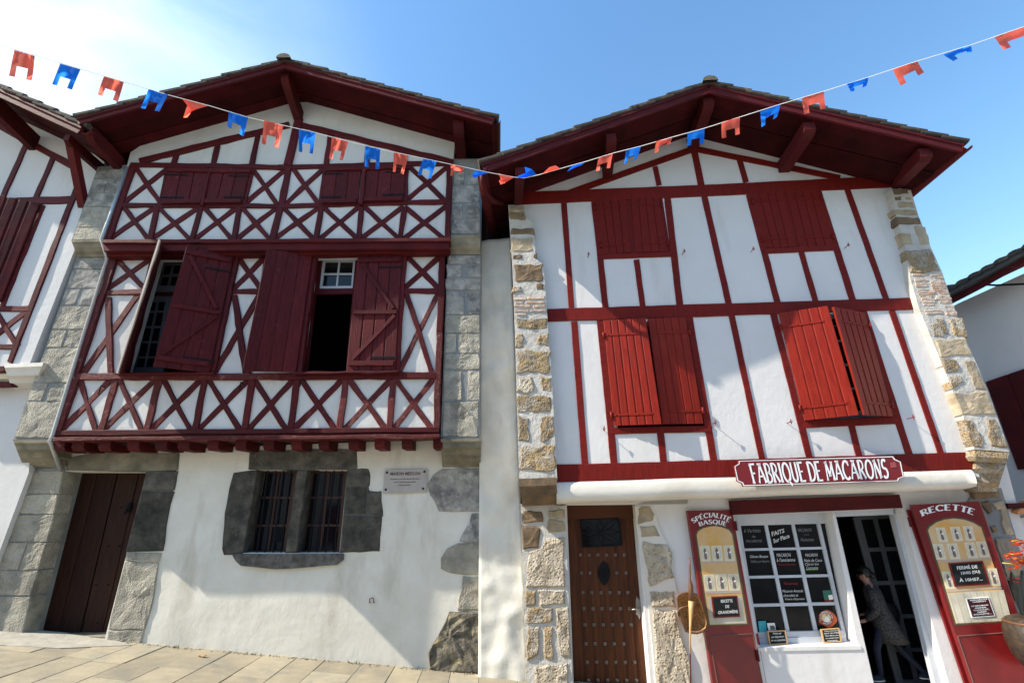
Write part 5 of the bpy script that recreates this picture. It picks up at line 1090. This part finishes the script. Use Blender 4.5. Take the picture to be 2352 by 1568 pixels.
shell(HL, u0n, u1n, .4, 6.6, -.2, -8, HN)

# ================================================================== FAR RIGHT HOUSE, turned towards the lane
HF = Plane(R(-78), 9.5)
pF = HF.P(2345, 1300, 0); HX = empty('lane_house', (pF.x, pF.y, gz(pF.x)-.3), 'shaded white house with tiled eave and dark red shutter at the right edge', 'house')
plate(HF, [(2120, 742), (2200, 697), (2352, 628), (2700, 465), (3100, 1900), (2120, 1700)], 0, .3, 'plaster_wall', PLR, HX)
leafpanel(HF, [(2263, 877), (2470, 806), (2570, 1055), (2337, 1078)], .05, .05, DRED, HX, planks=4)
EO = .55
def fb(p, q, w, off, m, nm, dp=.05): return beam(HF, p, q, w, off, m, HX, proud=0, depth=dp, name=nm)
fb((2120, 704), (2700, 385), 12, EO, MATS['zinc'] if False else mat('slate_gutter', (.06, .065, .07), .45), 'gutter', .12)
fb((2130, 719), (2700, 412), 13, EO-.08, RED, 'fascia_board', .04)
a, b = HF.uz(2120, 715, EO-.1), HF.uz(2700, 412, EO-.1)
f = MB(); f.add([HF.W(a[0]-2, EO-.1, a[1]), HF.W(b[0], EO-.1, b[1]), HF.W(b[0], -.2, b[1]+.08), HF.W(a[0]-2, -.2, a[1]+.08)], [(0, 3, 2, 1)]); f.build('soffit', DRED, HX)
ta, tb = HF.uz(2120, 697, EO), HF.uz(2700, 378, EO); nt = int((tb[0]-ta[0])/.2)
for i in range(nt):
    u = ta[0]+.2*i; z = ta[1]+(tb[1]-ta[1])*i/nt-.02; V = []
    for o, dz in ((EO+.03, 0), (EO-1.2, .42)):
        for k in range(7): a_ = math.pi*k/6; V.append(HF.W(u+.1+.11*math.cos(a_), o, z+dz+.07*math.sin(a_)))
    mk('roof_tile', V, [(k, k+1, k+8, k+7) for k in range(6)]+[tuple(range(6, -1, -1))], TILE, HX)
# small tiled porch beside the pillar
plate(HR, [(2331, 1190), (2560, 1165), (2700, 1790), (2500, 1790), (2362, 1300)], G-.1, .1, 'porch_wall', PLR, HX)
f = MB(); a_ = HR.P(2318, 1168, G+.05); f.box(a_, HR.t*1.6, HR.n*.5, Vector((0, 0, .07))); f.build('porch_fascia', DRED, HX)
for i in range(5):
    V = []
    for o in (0, -.5):
        for k in range(7): a2 = math.pi*k/6; V.append(a_+HR.t*(.16+i*.24+.11*math.cos(a2))+HR.n*(-.04-o)+Vector((0, 0, -.07+.07*math.sin(a2)-o*.2)))
    mk('porch_tile', V, [(k, k+1, k+8, k+7) for k in range(6)]+[tuple(range(6, -1, -1))], mat('orange_tile', (.50, .20, .08), .8) if i == 0 else MATS['orange_tile'], HX)
# cable across the sky
cb = MB(); pc = [HR.P(2170, 657, -1.5), HR.P(2215, 652, -.8), HR.P(2290, 655, .0), HR.P(2352, 652, .6), HR.P(2600, 640, 1.5)]; cb.tube(pc, .018, 6)
tag(cb.build('power_cable', IRON, None, smooth=True, loc=pc[0]), 'thin black cable running from the stone pillar across the right-hand eave', 'cable')

# ================================================================== houses across the street (behind the viewer)
for i, (x0, w_, hh, dy, lb) in enumerate(((-11., 10.5, 7.4, 0, 'plain white house with two rows of red shutters behind the viewer'), (-.2, 9., 7.8, -.6, 'wide white house with stepped back front behind the viewer'), (9.2, 9., 7.0, .2, 'low white house at the downhill end behind the viewer'))):
    yb_ = -5.2+dy; zb_ = gz(x0+w_/2)-.6; e = empty('house_across_street', (x0+w_/2, yb_, zb_), lb, 'house', 'houses across the street')
    f = MB(); f.box((x0, yb_-8, zb_), Vector((w_, 0, 0)), Vector((0, 8, 0)), Vector((0, 0, hh))); f.build('wall', PLR, e)
    f = MB(); V = [(x0-.5, yb_+.7, zb_+hh-.1), (x0+w_/2, yb_+.7, zb_+hh+1.7), (x0+w_+.5, yb_+.7, zb_+hh-.1), (x0-.5, yb_-8.5, zb_+hh-.1), (x0+w_/2, yb_-8.5, zb_+hh+1.7), (x0+w_+.5, yb_-8.5, zb_+hh-.1)]
    f.add(V, [(0, 1, 2), (5, 4, 3), (0, 3, 4, 1), (1, 4, 5, 2), (0, 2, 5, 3)]); f.build('roof', TILE, e)
    for r_ in range(2):
        for c in range(3):
            f = MB(); f.box((x0+1.0+c*(w_-2.4)/2.4, yb_+.002, zb_+1.1+2.7*r_), Vector((1.1, 0, 0)), Vector((0, .05, 0)), Vector((0, 0, 1.4))); f.build('shutter', RED2, e)

# ================================================================== BUNTING
def by(x): 
    t = (1205-x)/1205 if x < 1205 else (x-1205)/1147; return 1/((1/5.35)*(1-t)+(1/(3.95 if x < 1205 else 3.75))*t)
def BP(x, y, d=0.):
    dv = RM @ Vector((x-CX, -(y-CY), -F)); k = (by(x)+d)/dv.y; p = dv*k; p.z += CZ; return p
BU = empty('bunting', BP(1205, 409), 'string of alternating red and blue cut-out paper flags strung across in front of both gables', 'bunting')
sp = [(-60, 84), (0, 104), (83, 128), (185, 159), (283, 188), (385, 218), (480, 243), (570, 270), (650, 288), (725, 305), (800, 325), (873, 343), (940, 357), (1000, 370), (1066, 384), (1121, 396), (1180, 407), (1205, 409), (1240, 401), (1285, 388), (1350, 370), (1408, 352), (1472, 336), (1545, 315), (1618, 295), (1700, 269), (1792, 240), (1893, 210), (1995, 178), (2107, 141), (2230, 104), (2352, 62), (2420, 40)]
f = MB(); f.tube([BP(*p) for p in sp], .0042, 5); f.build('cord', CORD, BU)
def flag(q, m, blow=0., seed=0):
    """square flag hanging from the cord with a wide notch cut from its foot"""
    nx, ny = 8, 7; V = []; keep = []
    for j in range(ny+1):
        for i in range(nx+1):
            s, t = i/nx, j/ny; x, y = bil(q, s, t); d = -.035*math.sin(s*4+seed)*t+.05*blow*t*t+.03*noise.noise(Vector((s*2.5, t*2.5, seed))); x += 1.6*t*math.sin(seed*2.3+t*2+s); y += 1.2*t*math.cos(seed*1.7+s*3)
            V.append(BP(x, y, d))
    Fc = [(j*(nx+1)+i, (j+1)*(nx+1)+i, (j+1)*(nx+1)+i+1, j*(nx+1)+i+1) for j in range(ny) for i in range(nx) if not (j >= 4 and 2 <= i <= 5)]
    mk('flag', V, Fc, m, BU, smooth=True)
fl_ = [([(33, 115), (80, 129), (73, 187), (19, 173)], 0), ([(138, 146), (185, 160), (166, 206), (121, 195)], 1), ([(239, 175), (285, 188), (270, 233), (222, 217)], 0), ([(341, 205), (386, 217), (367, 258), (325, 247)], 1),
       ([(526, 257), (570, 270), (558, 313), (521, 292)], 1), ([(606, 276), (651, 288), (641, 339), (602, 330)], 0), ([(687, 297), (725, 305), (717, 355), (685, 348)], 1), ([(762, 315), (800, 325), (789, 367), (757, 366)], 0), ([(839, 335), (874, 343), (869, 389), (837, 382)], 1),
       ([(904, 350), (938, 357), (928, 401), (903, 394)], 0), ([(972, 364), (1003, 371), (989, 409), (959, 403)], 1), ([(1035, 377), (1066, 384), (1061, 399), (1035, 403)], 0),
       ([(1375, 362), (1408, 352), (1400, 386), (1369, 394)], 0), ([(1438, 345), (1472, 336), (1463, 366), (1433, 378)], 1), ([(1507, 325), (1545, 315), (1538, 331), (1504, 352)], 0), ([(1579, 306), (1618, 295), (1617, 330), (1577, 336)], 1), ([(1657, 281), (1700, 269), (1698, 307), (1659, 319)], 0),
       ([(1746, 256), (1792, 240), (1785, 270), (1748, 291)], 1), ([(1842, 225), (1893, 210), (1896, 249), (1848, 264)], 0), ([(1945, 193), (1995, 178), (1990, 197), (1953, 212)], 1), ([(2050, 160), (2107, 141), (2123, 168), (2070, 196)], 0), ([(2166, 126), (2230, 104), (2232, 118), (2188, 142)], 1), ([(2284, 86), (2360, 60), (2378, 88), (2306, 115)], 0)]
for i, (q, c) in enumerate(fl_): flag(q, BBLU if c else BRED, .6, i*1.3)
def scrap(pts, m, seed):   # flags blown up and folded over the cord
    cx_, cy_ = sum(p[0] for p in pts)/len(pts), sum(p[1] for p in pts)/len(pts); V = [BP(x, y, .03*math.sin(k*2+seed)) for k, (x, y) in enumerate(pts)]+[BP(cx_, cy_, -.05)]; n = len(pts)
    mk('flag', V, [(k, (k+1) % n, n) for k in range(n)], m, BU)
scrap([(418, 227), (480, 243), (455, 250), (440, 256), (430, 271), (421, 270), (426, 254), (431, 240)], BRED, 0)
scrap([(1094, 390), (1122, 397), (1100, 404), (1090, 409), (1083, 403)], BBLU, 1); scrap([(1144, 398), (1180, 408), (1158, 421), (1150, 424), (1146, 416), (1150, 410)], BRED, 2)
scrap([(1205, 383), (1222, 389), (1232, 401), (1204, 408), (1189, 409), (1190, 404), (1212, 396)], BBLU, 3); scrap([(1246, 399), (1262, 384), (1276, 380), (1287, 387), (1268, 392), (1256, 396)], BRED, 4); scrap([(1303, 394), (1315, 379), (1346, 371), (1335, 380), (1322, 384)], BBLU, 5)

# ================================================================== BASKET AND PADDLE on the wall
rim = zb([(158, 545), (168, 515), (215, 496), (265, 486), (330, 488), (380, 500), (430, 545), (462, 620), (490, 700), (515, 780), (524, 860), (505, 915), (460, 945), (395, 966), (330, 960), (262, 942), (215, 830), (180, 700)])
cB = zb([(330, 730)])[0]; BK = empty('wicker_basket', HR.P(*cB, G+.2), 'open wicker scoop basket hung on the white wall by the oak door', 'basket')
n = len(rim); f = MB(); V = []; lv = [(1.04, .25), (1.0, .26), (.97, .25), (.95, .21), (.90, .15), (.78, .10), (.55, .07), (.25, .06), (.02, .055)]
for k, (s, o) in enumerate(lv):
    for x, y in rim:
        c = (cB[0]-4, cB[1]+2); X_, Y_ = c[0]+(x-c[0])*s, c[1]+(y-c[1])*s; V.append(HR.P(X_, Y_, G+o*1.0+(.006*math.sin(len(V)*2.1) if k > 1 else 0)))
f.add(V, [(k*n+i, k*n+(i+1) % n, (k+1)*n+(i+1) % n, (k+1)*n+i) for k in range(len(lv)-1) for i in range(n)]); f.build('basket_bowl', WICK, BK, smooth=True)
for k in range(2, 8):
    for dd in (0.,):
        s, o = lv[k]; g2 = MB(); ring = [HR.P(cB[0]-4+(x-cB[0]+4)*s, cB[1]+2+(y-cB[1]-2)*s, G+o+.006) for x, y in rim]; g2.tube(ring+[ring[0]], .010, 5, cap=False); g2.build('wicker_band', WICK, BK, smooth=True)
g2 = MB(); ring = [HR.P(x, y, G+.262) for x, y in rim]; g2.tube(ring+[ring[0]], .013, 6, cap=False); g2.build('basket_rim', mat('dark_wicker', (.12, .05, .02), .5), BK, smooth=True)
for i in range(0, n, 1):
    g2 = MB(); g2.tube([HR.P(cB[0]-4+(rim[i][0]-cB[0]+4)*s, cB[1]+2+(rim[i][1]-cB[1]-2)*s, G+o+.010) for s, o in lv[2:]], .006, 4); g2.build('wicker_rib', WICK, BK, smooth=True)
g2 = MB(); g2.tube([HR.P(*p, G+o) for p, o in zip(zb([(185, 770), (165, 720), (190, 672), (240, 652), (300, 642), (360, 640), (420, 632)]), (.22, .28, .31, .31, .30, .27, .22))], .011, 6); g2.build('basket_handle', MATS['dark_wicker'], BK, smooth=True)
PD = empty('wooden_paddle', HR.P(*zb([(310, 1210)])[0], G+.2), 'long thin wooden paddle standing upright in front of the wicker basket', 'paddle')
g2 = MB()
for pts_, m_ in (([((308, 60), .008), ((308, 180), .012), ((310, 320), .013), ((322, 400), .03), ((325, 580), .036)], 0), ([((325, 580), .036), ((322, 700), .026), ((315, 900), .013), ((312, 1210), .010)], 1), ([((314, 1210), .008), ((322, 1900), .008)], 2)):
    g3 = MB(); g3.tube([HR.P(*zb([p])[0], G+.34) for p, r_ in pts_], [r_ for p, r_ in pts_], 8); g3.build(('paddle_blade', 'paddle_shaft', 'paddle_stand')[m_], (MATS['dark_wicker'], PINE, RED)[m_], PD, smooth=True)

# ================================================================== JAR WITH FLOWERS at the right edge
jc = HR.P(2398, 1474, G+.5); JR = empty('hanging_jar', jc-Vector((0, 0, .4)), 'round brown clay jar hanging beside the painted recipe panel at the right edge', 'jar')
prof = [(.0, -.36), (.12, -.345), (.24, -.27), (.31, -.14), (.335, 0.), (.325, .12), (.30, .19), (.285, .2), (.27, .235), (.20, .26), (.0, .25)]
V = []; n = 28
for r_, z in prof:
    for k in range(n): a = 2*math.pi*k/n; V.append(jc+Vector((r_*math.cos(a), r_*math.sin(a), z)))
mk('jar_body', V, [(j*n+k, j*n+(k+1) % n, (j+1)*n+(k+1) % n, (j+1)*n+k) for j in range(len(prof)-1) for k in range(n)], POTM, JR, smooth=True)
g2 = MB(); ring = [jc+Vector((.292*math.cos(a), .292*math.sin(a), .2)) for a in [2*math.pi*k/20 for k in range(21)]]; g2.tube(ring, .016, 6); g2.build('jar_band', MATS['dark_wicker'], JR, smooth=True)
PLT = empty('montbretia_plant', jc+Vector((0, 0, .22)), 'orange flowering plant with dark blade leaves rising from the clay jar', 'plant')
def blade(pts, w, o, m, nm='leaf'):
    V = []; n = len(pts)
    for i, p in enumerate(pts):
        ww = w*math.sin(math.pi*min(.98, (i+.35)/n)); c = HR.P(*r7([p])[0], o); V += [c-HR.t*ww, c+HR.n*.01, c+HR.t*ww]
    mk(nm, V, [(3*i+k, 3*i+k+1, 3*i+4+k, 3*i+3+k) for i in range(n-1) for k in (0, 1)], m, PLT)
blade([(1472, 645), (1480, 700), (1505, 790), (1535, 850), (1548, 930), (1575, 1010)], .05, G+.5, LEAFD)
blade([(1560, 640), (1570, 760), (1590, 900), (1600, 1010)], .06, G+.6, LEAFD); blade([(1640, 560), (1630, 760), (1615, 1010)], .05, G+.6, LEAF); blade([(1590, 820), (1560, 900), (1570, 1000)], .05, G+.45, LEAF)
fr_ = random.Random(4)
for pts_ in ([(1690, 1000), (1640, 700), (1610, 480), (1570, 410), (1520, 396), (1478, 402)], [(1690, 1000), (1650, 760), (1610, 580), (1560, 510), (1500, 505), (1430, 520)], [(1680, 1000), (1660, 760), (1640, 620), (1600, 560), (1545, 560), (1500, 590), (1400, 580)], [(1690, 1000), (1650, 800), (1600, 720), (1570, 725)]):
    c = [HR.P(*r7([p])[0], G+.55) for p in pts_]; g2 = MB(); g2.tube(c, .007, 5); g2.build('stem', STEM, PLT, smooth=True)
    for k in range(10):
        s = 2.5+k*.3
        if s > len(c)-1: s = len(c)-1-.1*k
        i = min(int(s), len(c)-2); b_ = c[i].lerp(c[i+1], s-i)+Vector((fr_.uniform(-.03, .03), fr_.uniform(-.05, .05), fr_.uniform(-.05, .02)))
        g2 = MB()
        for j in range(5):
            a = j*1.256+fr_.random(); d1 = Vector((math.cos(a), math.sin(a)*.8, fr_.uniform(-.4, .5))).normalized(); d2 = d1.cross(Vector((.3, .2, 1))).normalized()
            L_ = fr_.uniform(.05, .085); g2.add([b_, b_+d1*L_*.5+d2*.022, b_+d1*L_, b_+d1*L_*.5-d2*.022], [(0, 1, 2, 3)])
        g2.build('flower', FLOW, PLT)
# wall staple and grit along the foot of the wall
f = MB(); a_ = HL.P(850, 1383, 0); f.tube([a_, a_-HL.n*.03, a_-HL.n*.03+Vector((0, 0, .05)), a_-HL.n*.03+Vector((.03, 0, .06)), a_-HL.n*.03+HL.t*.05+Vector((0, 0, .05)), a_-HL.n*.03+HL.t*.055, a_+HL.t*.055], .007, 5); f.build('wall_staple', MATS['worn_edge'], HA)
f = MB(); gr = random.Random(11)
for i in range(420):
    x_ = gr.uniform(-5.2, 1.0); y_ = 7.27+.035*x_-abs(gr.gauss(0, .035)); r_ = gr.uniform(.004, .013); c_ = Vector((x_, y_, gz(x_)+r_*.4))
    f.add([c_+Vector((r_*gr.uniform(.6, 1.3)*math.cos(a), r_*gr.uniform(.6, 1.3)*math.sin(a), 0)) for a in (0, 1.57, 3.14, 4.7)]+[c_+Vector((0, 0, r_*.8))], [(0, 1, 4), (1, 2, 4), (2, 3, 4), (3, 0, 4)])
tag(f.build('grit', mat('grit', (.20, .17, .12), .95, (.10, .09, .06), 40, 2), None), kind='stuff')
f = MB()
for i in range(16):
    x_ = gr.choice((-1.3, -2.1, -3.4, .3, -4.4))+gr.uniform(-.1, .1); y_ = 7.25+.035*x_-gr.uniform(0, .03)
    for k in range(7):
        a = gr.uniform(0, 6.28); h_ = gr.uniform(.02, .06); b_ = Vector((x_, y_, gz(x_))); d_ = Vector((math.cos(a), -abs(math.sin(a)), 0)); f.add([b_-d_.cross(Vector((0, 0, 1)))*.003, b_+d_.cross(Vector((0, 0, 1)))*.003, b_+d_*h_*.6+Vector((0, 0, h_))], [(0, 1, 2)])
tag(f.build('weeds', LEAF, None), kind='stuff')
# fallen leaf on the paving
lf = HL.P(505*.91875/.91875 if False else 464, 1508, .35); dl = MB(); c = Vector((lf.x, lf.y, gz(lf.x)+.012)); pts_ = [(-.05, 0, .0), (-.02, .03, .015), (.03, .025, .0), (.06, 0, .02), (.02, -.03, .008), (-.02, -.02, .02)]
dl.add([c+Vector(p) for p in pts_]+[c+Vector((0, 0, .004))], [(k, (k+1) % 6, 6) for k in range(6)]); tag(dl.build('fallen_leaf', DEAD, None, loc=c), 'curled orange-brown leaf lying on the paving against the white wall', 'leaf')

# ================================================================== WOMAN walking into the shop
def skinmesh(name, nodes, edges, m, parent, lvl=2, root=0):
    me = bpy.data.meshes.new(name); me.from_pydata([n_[0] for n_ in nodes], edges, []); ob = bpy.data.objects.new(name, me); C.objects.link(ob)
    md = ob.modifiers.new('s', 'SKIN'); md.use_smooth_shade = True; me.skin_vertices.new(name='') if not me.skin_vertices else None
    for i, n_ in enumerate(nodes):
        sv = me.skin_vertices[0].data[i]; r_ = n_[1]; sv.radius = r_ if isinstance(r_, tuple) else (r_, r_); sv.use_root = (i == root)
    sb = ob.modifiers.new('b', 'SUBSURF'); sb.levels = lvl; sb.render_levels = lvl
    dg = bpy.context.evaluated_depsgraph_get(); dg.update(); m2 = bpy.data.meshes.new_from_object(ob.evaluated_get(dg)); bpy.data.objects.remove(ob); bpy.data.meshes.remove(me)
    V = [v.co.copy() for v in m2.vertices]; Fc = [tuple(p.vertices) for p in m2.polygons]; bpy.data.meshes.remove(m2)
    return V, Fc
foot = HR.P(2090, 1570, -.32); gzp = foot.z
WM = empty('person', foot, 'person in a grey knitted coat with black shoulder bag stepping into the shop doorway', 'person')
fx = (-HR.t*.86+HR.n*.5).normalized(); sx = Vector((0, 0, 1)).cross(fx).normalized()   # fx: walking direction, sx: her left
hs = (HR.uz(1975, 1303, -.55)[1]-gzp)/1.60
def wp_(f_, s_, z_):
    if z_ > .8: f_ = f_*(1-.45*min(1, (z_-.8)/.3))
    return foot+(fx*(f_+.12)+sx*s_+Vector((0, 0, z_)))*hs
nodes = [(wp_(.02, 0, .86), (.13, .11)), (wp_(.05, 0, 1.02), (.115, .095)), (wp_(.10, 0, 1.18), (.13, .10)), (wp_(.15, 0, 1.31), (.10, .08)), (wp_(.19, 0, 1.385), (.05, .05)), (wp_(.24, 0, 1.47), (.072, .08)), (wp_(.255, 0, 1.53), (.068, .075)),
         (wp_(.03, .09, .82), .09), (wp_(.20, .09, .47), .058), (wp_(.22, .09, .10), .038), (wp_(.33, .09, .035), .032),
         (wp_(-.0, -.09, .82), .09), (wp_(-.10, -.09, .46), .058), (wp_(-.36, -.09, .14), .038), (wp_(-.33, -.09, .03), .032),
         (wp_(.14, .17, 1.29), .055), (wp_(.10, .22, 1.02), .042), (wp_(.28, .20, .86), .03), (wp_(.36, .19, .84), .026),
         (wp_(.14, -.17, 1.29), .055), (wp_(.06, -.23, 1.03), .042), (wp_(.24, -.22, .90), .03), (wp_(.32, -.21, .88), .026)]
edges = [(0, 1), (1, 2), (2, 3), (3, 4), (4, 5), (5, 6), (0, 7), (7, 8), (8, 9), (9, 10), (0, 11), (11, 12), (12, 13), (13, 14), (3, 15), (15, 16), (16, 17), (17, 18), (3, 19), (19, 20), (20, 21), (21, 22)]
V, Fc = skinmesh('body', [(p, r_ if isinstance(r_, tuple) else r_) for p, r_ in [(a, (b if not isinstance(b, tuple) else tuple(x*hs for x in b)) if isinstance(b, tuple) else b*hs) for a, b in nodes]], edges, SKIN, WM)
def tel(p): q = p-foot; return q.dot(fx)/hs-.12, q.dot(sx)/hs, q.z/hs
fm = [0 if (tel(sum((V[i] for i in f_), Vector())/len(f_))[2] > 1.33 or (tel(V[f_[0]])[0] > .26 and .8 < tel(V[f_[0]])[2] < .95)) else 1 for f_ in Fc]
bd_ = mk('body', V, Fc, [SKIN, JEAN], WM, fm=fm, smooth=True)
g2 = MB(); hd = wp_(.25, 0, 1.505)
g2.add([hd+fx*.078*hs+Vector((0, 0, .012)), hd+fx*.108*hs+Vector((0, 0, -.018)), hd+fx*.078*hs+sx*.016-Vector((0, 0, .022)), hd+fx*.078*hs-sx*.016-Vector((0, 0, .022))], [(0, 2, 1), (0, 1, 3), (1, 2, 3)]); g2.build('nose', SKIN, WM, smooth=True)
g2 = MB(); g2.sphere(hd+fx*.072*hs-Vector((0, 0, .048)), .016, 8, 5, sc=(1, 1.6, .5)); g2.build('mouth', REDCL, WM, smooth=True)
for s_ in (-1, 1): g2 = MB(); g2.sphere(hd+fx*.068*hs+sx*s_*.032+Vector((0, 0, .008)), .011, 8, 6); g2.build('eye', HAIR, WM, smooth=True); g2 = MB(); g2.sphere(hd+fx*-.008+sx*s_*.079*hs-Vector((0, 0, .01)), .022, 8, 6, sc=(.8, .6, 1.4)); g2.build('ear', SKIN, WM, smooth=True)
g2 = MB(); hc_ = hd-fx*.022+Vector((0, 0, .03)); Vh = []; n = 16
for j in range(9):
    a = math.pi*.58*j/8
    for k in range(n):
        b = 2*math.pi*k/n; fr2 = math.cos(b); r_ = .103*hs*(1+.05*noise.noise(Vector((j, k, 2)))); dr_ = a*(1.25 if fr2 < .1 else .72)
        Vh.append(hc_+fx*r_*math.sin(dr_)*fr2*1.08+sx*r_*.92*math.sin(dr_)*math.sin(b)+Vector((0, 0, r_*math.cos(dr_))))
g2.add(Vh, [(j*n+k, j*n+(k+1) % n, (j+1)*n+(k+1) % n, (j+1)*n+k) for j in range(8) for k in range(n)]); g2.sphere(hc_-fx*.10*hs-Vector((0, 0, .03)), .05*hs, 10, 7); g2.build('hair', HAIR, WM, smooth=True)
def loft(rings, name, m, parent, n=20):
    V = [c+fx*rx_*math.cos(a)*hs+sx*ry2*math.sin(a)*hs+Vector((0, 0, .008*math.sin(a*5+i))) for i, (c, rx_, ry2) in enumerate(rings) for a in [2*math.pi*k/n for k in range(n)]]
    return mk(name, V, [(j*n+k, j*n+(k+1) % n, (j+1)*n+(k+1) % n, (j+1)*n+k) for j in range(len(rings)-1) for k in range(n)], m, parent, smooth=True)
ct = loft([(wp_(.175, 0, 1.37), .06, .07), (wp_(.15, 0, 1.345), .09, .15), (wp_(.13, 0, 1.29), .125, .20), (wp_(.11, 0, 1.18), .14, .19), (wp_(.06, 0, 1.02), .135, .165), (wp_(.02, 0, .88), .165, .185), (wp_(-.02, 0, .72), .19, .20), (wp_(-.05, 0, .56), .215, .21), (wp_(-.05, 0, .555), .19, .19)], 'knitted_coat', COAT, WM)
for s_ in (-1, 1):
    g2 = MB(); g2.tube([wp_(.14, s_*.15, 1.31), wp_(.13, s_*.19, 1.24), wp_(.08 if s_ < 0 else .10, s_*.235, 1.03), wp_(.17, s_*.225, .96), wp_(.25, s_*.215, .895)], [.07*hs, .07*hs, .058*hs, .052*hs, .045*hs], 12); g2.build('coat_sleeve', COAT, ct, smooth=True)
    pa_ = wp_(.30, s_*.21, .89) if s_ < 0 else wp_(.34, s_*.20, .85); g2 = MB()
    for j in range(4): o_ = sx*(j-1.5)*.018; g2.tube([pa_+o_, pa_+o_+fx*.045-Vector((0, 0, .01)), pa_+o_+fx*(.07-.006*abs(j-1.5))-Vector((0, 0, .035))], [.010, .009, .007], 6)
    g2.tube([pa_-sx*s_*.03, pa_-sx*s_*.045+fx*.03, pa_-sx*s_*.04+fx*.05], [.012, .010, .008], 6); g2.build('fingers', SKIN, WM, smooth=True)
g2 = MB(); g2.sphere(wp_(-.13, -.20, .93), .15*hs, 14, 9, sc=(1., .55, 1.05)); bg_ = g2.build('shoulder_bag', BLKL, WM, smooth=True)
g2 = MB(); g2.tube([wp_(-.16, -.20, 1.02), wp_(.0, -.20, 1.25), wp_(.12, -.15, 1.375), wp_(.14, -.10, 1.37), wp_(.02, -.26, 1.1), wp_(-.08, -.24, 1.0)], .012*hs, 6); g2.build('bag_strap', BLKL, bg_, smooth=True)
for (a_, b_, c_) in ((.22, .09, 0.), (-.42, -.09, .07)):
    g2 = MB(); g2.sphere(wp_(a_+.06, b_, .05+c_), .055*hs, 10, 7, sc=(2.1, 1., .8)); sh_ = g2.build('shoe', JEAN, WM, smooth=True); g2 = MB(); g2.sphere(wp_(a_+.06, b_, .018+c_), .055*hs, 10, 5, sc=(2.2, 1.08, .28)); g2.build('shoe_sole', SHOE, sh_, smooth=True)
